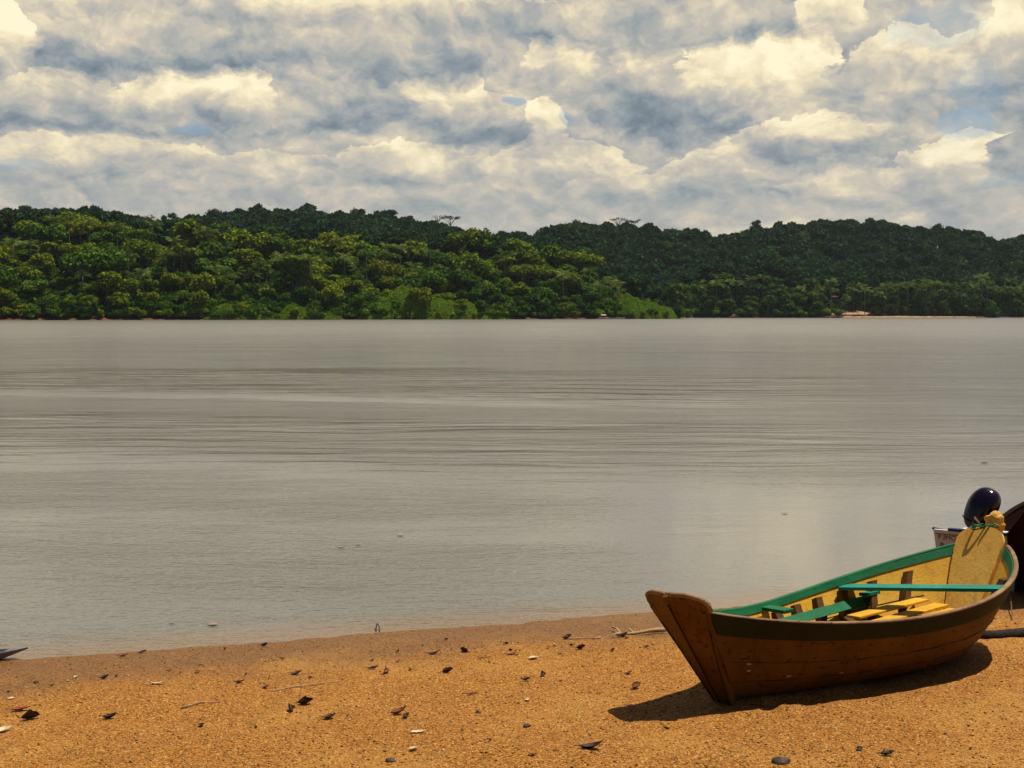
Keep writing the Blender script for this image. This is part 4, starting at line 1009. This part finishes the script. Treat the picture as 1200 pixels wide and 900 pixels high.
# ------------------------------------------------------------ litter on the beach
M_leafd = simple('dry dark leaf', (.020, .010, .008), (.055, .022, .014), 30, .6, .5, .003)
M_leafb = simple('dry brown leaf', (.12, .045, .018), (.22, .09, .03), 25, .6, .5, .003)
M_leafr = simple('dry red leaf', (.22, .030, .012), (.30, .05, .02), 25, .5, .5, .003)
M_leafp = simple('bleached leaf', (.55, .42, .24), (.68, .55, .34), 25, .7, .5, .003)
M_stick = simple('bleached driftwood', (.32, .20, .10), (.50, .34, .18), 20, .85, .5, .004, (6, 1, 1))
M_stone = simple('dark wet stone', (.03, .022, .018), (.08, .05, .035), 20, .6, .5, .006)
def leaf(L, W_, curl, fold, seed):
    rng = random.Random(seed); n = 9; V, Fc = [], []
    for i in range(n):
        k = i / (n - 1); w = W_ * math.sin(math.pi * min(max(k, .03), .985)) ** .8 * (1 - .25 * k) * rng.uniform(.85, 1.1)
        a = curl * (k - .35); cx = L * (k - .5) * math.cos(a * .5); cz = abs(L * (k - .4)) * math.sin(abs(a)) * .8
        for j, c in enumerate((-1, -.5, 0, .5, 1)):
            V.append((cx, c * w * math.cos(fold * abs(c)), cz + abs(c) * w * math.sin(fold) + rng.uniform(-.002, .002)))
    for i in range(n - 1):
        for j in range(4): a = i * 5 + j; Fc.append((a, a + 1, a + 6, a + 5))
    m_ = len(V); V += [(x, y, z + .0025) for x, y, z in V]; Fc += [tuple(reversed([q + m_ for q in f])) for f in Fc]
    st = MB(); st.add(V, Fc); st.tube([(-L * .5, 0, V[2][2] + .002), (-L * .62, .004, V[2][2] + .006), (-L * .72, -.003, V[2][2] + .002)], .0022, 4)
    return fixn(mesh('fallen_leaf', st.V, st.F))
def put_leaf(px, py, L, label, m_, W_=.32, curl=1.0, fold=.6, rz=0., tilt=0., seed=0, lift=.004, **k):
    p = ong(px, py); o = link('fallen_leaf', leaf(L, L * W_, curl, fold, seed + int(px)), m_, smooth=True, label=label, cat='leaf', **k)
    o.location = (p.x, p.y, p.z + lift); o.rotation_euler = (tilt, 0, rz); return o
SP = [(24, 832, .15, 'red curled leaf at the lower left beside a dark folded leaf', M_leafr, .22, .6, .5, .1, 0), (36, 841, .13, 'dark folded leaf standing like a tent at the lower left', M_leafd, .55, .5, 1.0, .3, 0),
      (129, 840, .11, 'dark humped leaf on the open sand at the lower left', M_leafd, .4, 1.2, .7, .1, 0), (123, 796, .075, 'dark crumpled leaf below the waterline at the left', M_leafd, .5, 1.4, .8, .6, 0),
      (187, 803, .15, 'slender pale curved leaf lying on the left sand', M_leafp, .14, 1.3, .4, .12, 0), (13, 818, .06, 'small white leaf scrap at the far left', M_leafp, .5, .4, .3, 0, 0), (4, 855, .13, 'pale leaf cut by the left frame edge', M_leafp, .4, .8, .5, .7, 0),
      (339, 832, .10, 'dark upright leaf, left one of a close pair', M_leafd, .55, .9, 1.0, 1.9, .5), (358, 825, .12, 'dark folded leaf, right one of a close pair', M_leafd, .5, .8, 1.0, .3, .2), (386, 841, .10, 'dark ragged leaf right of the close pair', M_leafd, .4, 1.1, .5, .2, 0),
      (310, 757, .07, 'dark leaf right at the waterline, left of the middle', M_leafd, .5, 1.2, .8, .2, 0), (145, 769, .09, 'thin dark leaf at the waterline on the left', M_leafd, .2, 1.0, .5, .1, 0), (167, 765, .08, 'tilted dark leaf at the waterline on the left', M_leafd, .3, .9, .8, .7, .3),
      (347, 789, .10, 'dark curled leaf above a long thin twig', M_leafd, .35, 1.3, .5, .2, 0), (311, 805, .06, 'small red brown leaf left of the thin twig', M_leafb, .5, 1.2, .6, .4, 0), (281, 800, .08, 'dark leaf beside a pale scrap', M_leafd, .3, .9, .5, .1, 0),
      (508, 767, .13, 'long dark leaf lying flat below the waterline', M_leafd, .22, 1.0, .5, .1, 0), (543, 765, .10, 'two toned folded leaf standing up in the sand', M_leafd, .5, .7, 1.1, 2.4, .5), (525, 789, .10, 'black crumpled leaf in the middle of the sand', M_leafd, .55, 1.2, .9, .4, 0),
      (437, 784, .10, 'dark leaf with a thin stalk left of the middle', M_leafd, .3, .8, .6, .1, 0), (452, 788, .08, 'orange brown upright leaf left of the middle', M_leafb, .5, .8, .9, 1.2, .4), (467, 837, .12, 'brown curled leaf on the lower middle sand', M_leafb, .4, 1.3, .8, .5, 0),
      (476, 840, .07, 'dark curled leaf touching the brown one', M_leafd, .5, 1.4, .8, 1.0, 0), (490, 857, .10, 'flat pale leaf on the lower middle sand', M_leafp, .3, .4, .3, .1, 0), (553, 814, .11, 'narrow red leaf lying flat in the middle', M_leafr, .2, .3, .5, 0, 0),
      (635, 793, .08, 'dark pointed leaf standing in the middle right sand', M_leafd, .55, .8, 1.0, 1.3, .5), (617, 799, .07, 'small dark leaf left of the pointed one', M_leafd, .4, 1.2, .8, .2, 0), (745, 805, .11, 'reddish brown leaf in front of the rowboat bow', M_leafb, .5, 1.0, .9, .9, .2),
      (693, 880, .16, 'dark twisted leaf near the bottom edge', M_leafd, .25, 1.0, .6, .1, 0), (737, 788, .08, 'thin dark leaf to the left of the rowboat bow', M_leafd, .25, 1.0, .7, .7, 0), (681, 761, .09, 'dark round leaf just below the driftwood', M_leafd, .5, 1.2, .9, .1, 0),
      (665, 750, .10, 'dark leaf at the left end of the thin driftwood stick', M_leafd, .45, 1.2, .8, .5, 0), (731, 746, .09, 'black curled leaf under the forked driftwood', M_leafd, .5, 1.4, .8, .4, 0), (740, 830, .08, 'pale leaf at the tip of the rowboat shadow', M_leafp, .3, .8, .6, -.5, 0),
      (1040, 885, .09, 'black leaf near the bottom edge below the rowboat', M_leafd, .4, 1.0, .7, 0, 0), (485, 880, .07, 'pale scrap of leaf at the bottom middle', M_leafp, .4, .8, .6, .3, 0), (625, 773, .10, 'pale leaf in the upper middle of the sand', M_leafp, .35, .4, .4, .2, 0),
      (600, 769, .10, 'reddish flat leaf in the upper middle of the sand', M_leafr, .3, .6, .4, .1, 0), (1112, 757, .12, 'pale stick like leaf between the rowboat stern and a shadow', M_leafp, .16, .3, .4, .1, 0), (1100, 748, .08, 'dark leaf beside the rowboat stern', M_leafd, .5, 1.2, .8, .4, 0)]
for i, (px, py, L, lab, m_, W_, curl, fold, rz, tilt) in enumerate(SP): put_leaf(px, py, L, lab, m_, W_, curl, fold, rz, tilt, i)
rr = random.Random(12); kinds = [('small dark dry leaf scrap on the orange sand', M_leafd, 'dark leaf scraps on the sand'), ('small brown dry leaf scrap on the orange sand', M_leafb, 'brown leaf scraps on the sand'), ('small pale leaf scrap on the orange sand', M_leafp, 'pale leaf scraps on the sand')]
for i in range(70):
    px = rr.uniform(0, 1200); py = 712 + 188 * rr.random() ** 1.5 if i % 3 == 0 else 800 - .062 * px + rr.gauss(0, 7)
    p = ong(px, py)
    if beach_dist(p.x, p.y) < .12: continue
    v = Vector((p.x, p.y, p.z)) - OB; bx, by = v.dot(BX), v.dot(BY)
    if -.1 < bx < 3.3 and abs(by) < .6: continue
    lab, m_, g = kinds[rr.choice([0, 0, 0, 1, 1, 2])]
    put_leaf(px, py, rr.uniform(.018, .055), lab, m_, rr.uniform(.2, .6), rr.uniform(.5, 1.5), rr.uniform(.4, 1.1), rr.uniform(0, 6.28), rr.uniform(0, .4), i + 100, group=g)
# driftwood and twigs
def stick(pts, rad, label, name='driftwood_stick', m_=None, forks=(), cat='stick'):
    P = [ong(a, b) + Vector((0, 0, c)) for a, b, c in pts]; rr = random.Random(len(label)); t = MB(); Q = []
    for a, b in zip(P, P[1:]):
        for k in (0, .33, .66): Q.append(a.lerp(b, k) + Vector((rr.uniform(-1, 1), rr.uniform(-1, 1), rr.uniform(-.3, .6))) * rad * .8)
    Q.append(P[-1]); n = len(Q); t.tube(Q, [rad * (1 - .6 * i / n) * rr.uniform(.8, 1.15) for i in range(n)], 7)
    for i, d_ in forks: t.tube([Q[i], Q[i] + Vector(d_) * .5 + Vector((0, 0, .01)), Q[i] + Vector(d_)], [rad * .6, rad * .5, rad * .2], 5)
    t.build(name, m_ or M_stick, None, True, label=label, cat=cat)
stick([(778, 741, .03), (748, 742, .025), (728, 745, .02), (718, 738, .035)], .022, 'forked pale driftwood branch left of the rowboat bow', 'driftwood_branch', None, [(4, (-.05, .12, .02)), (6, (-.10, -.12, .0))], 'driftwood')
stick([(704, 748, .012), (690, 749, .01), (668, 751, .008)], .010, 'thin pale stick left of the forked driftwood')
stick([(318, 810, .01), (345, 806, .01), (372, 802, .01), (400, 797, .006)], .007, 'long thin twig lying across the left sand')
stick([(212, 828, .01), (235, 825, .01), (258, 823, .008)], .008, 'short straight pale twig on the left sand')
stick([(560, 774, .01), (575, 772, .01)], .006, 'short brown twig in the middle of the sand', m_=M_leafb)
stick([(1186, 727, .0), (1184, 712, .10), (1181, 700, .20)], .007, 'thin dark stem standing in the sand beside the rowboat stern', 'standing_twig', M_leafb)
stick([(441, 741, -.01), (441, 739, .05), (443, 738, .07), (445, 741, .0)], .009, 'tiny dark bent twig standing at the waterline', 'standing_twig', M_leafd)
stick([(1180, 692, .02), (1196, 690, .02)], .010, 'dark twig on the sand under the dark boat', m_=M_leafd)
# stones
def stone(px, py, r, label, seed):
    bm = bmesh.new(); bmesh.ops.create_icosphere(bm, subdivisions=3, radius=r); from mathutils import noise as mn
    for v in bm.verts: v.co = Vector((v.co.x * 1.3, v.co.y, v.co.z * .7)) * (1 + .5 * mn.noise(v.co / r * .9 + Vector((seed, 0, 0))))
    me = bpy.data.meshes.new('stone'); bm.to_mesh(me); bm.free(); o = link('stone', me, M_stone, smooth=True, label=label, cat='stone'); p = ong(px, py); o.location = (p.x, p.y, p.z + r * .25)
stone(916, 894, .045, 'dark stone at the bottom edge below the rowboat', 1); stone(560, 832, .02, 'small dark stone in the lower middle sand', 2); stone(458, 889, .025, 'dark stone at the bottom edge left of the middle', 3); stone(618, 849, .02, 'small dark stone at the end of a pale drag mark', 4)
stone(42, 800, .016, 'tiny upright dark pebble at the far left', 5)
# leaves afloat
M_float = simple('orange floating leaf', (.30, .17, .10), (.42, .25, .16), 30, .6)
for px, py, L, lab in ((250, 733, .11, 'orange leaf afloat near the left shore'), (202, 731, .06, 'faint pale leaf afloat left of the orange one'), (400, 642, .10, 'bright leaf afloat in the middle of the near water'), (420, 639, .08, 'small leaf afloat beside the bright one'), (470, 628, .12, 'reddish leaf afloat right of the bright one'), (1154, 543, .16, 'tiny dark leaf afloat above the outboard motor'), (920, 602, .10, 'small leaf afloat left of the motor boat')):
    r = ray(px, py); p = Vector((0, 0, CAMH)) + r * (-CAMH / r.z)
    o = link('floating_leaf', leaf(L, L * .4, .2, .15, int(px)), M_float if py != 543 else M_leafd, smooth=True, label=lab, cat='leaf'); o.location = (p.x, p.y, .010)
# coarse grains over the visible sand, past counting
def grains():
    rng = np.random.default_rng(11); n = 52000; px = rng.uniform(-60, 1260, n); py = 700 + 260 * rng.uniform(0, 1, n) ** .9
    v = -(py - 450) / F; rx, ry, rz = (px - 600) / F, cp + v * sp, -sp + v * cp; c = (0 - A0.x) * NB.x + (0 - A0.y) * NB.y
    t = (-CAMH + SL * c) / (rz - SL * (rx * NB.x + ry * NB.y)); x, y = rx * t, ry * t; k = (beach_dist(x, y) > .03) & (t > 0) & (t < 22); x, y = x[k], y[k]; n = len(x)
    z = beach_z(x, y); s = (.0026 + .0055 * rng.uniform(0, 1, n) ** 7)[:, None]
    base = np.array([[1, 0, 0], [-1, 0, 0], [0, 1, 0], [0, -1, 0], [0, 0, 1], [0, 0, -1]], float); ax = rng.normal(size=(n, 3, 3)) * .35 + np.eye(3)
    V = np.einsum('kj,nji->nki', base, ax) * s[:, None, :] * np.array([1.3, 1.3, .8]) + np.stack([x, y, z + s[:, 0] * .35], -1)[:, None]
    T = np.array([[0, 2, 4], [2, 1, 4], [1, 3, 4], [3, 0, 4], [2, 0, 5], [1, 2, 5], [3, 1, 5], [0, 3, 5]]); Fc = (T[None] + np.arange(n)[:, None, None] * 6).reshape(-1, 3)
    m_, N = material('mixed grit'); g = N.n.new('ShaderNodeNewGeometry')
    finish(N, N.ramp(g.outputs['Random Per Island'], [(0, (.07, .028, .010)), (.15, (.16, .060, .014)), (.4, (.32, .13, .022)), (.8, (.44, .21, .045)), (.97, (.58, .38, .16)), (1, (.66, .52, .32))]), .8, spec=.2)
    link('sand_grit', np_mesh('sand_grit', V.reshape(-1, 3), Fc), m_, label='coarse sand grains and grit scattered over the beach', kind='stuff', cat='grit')
grains()
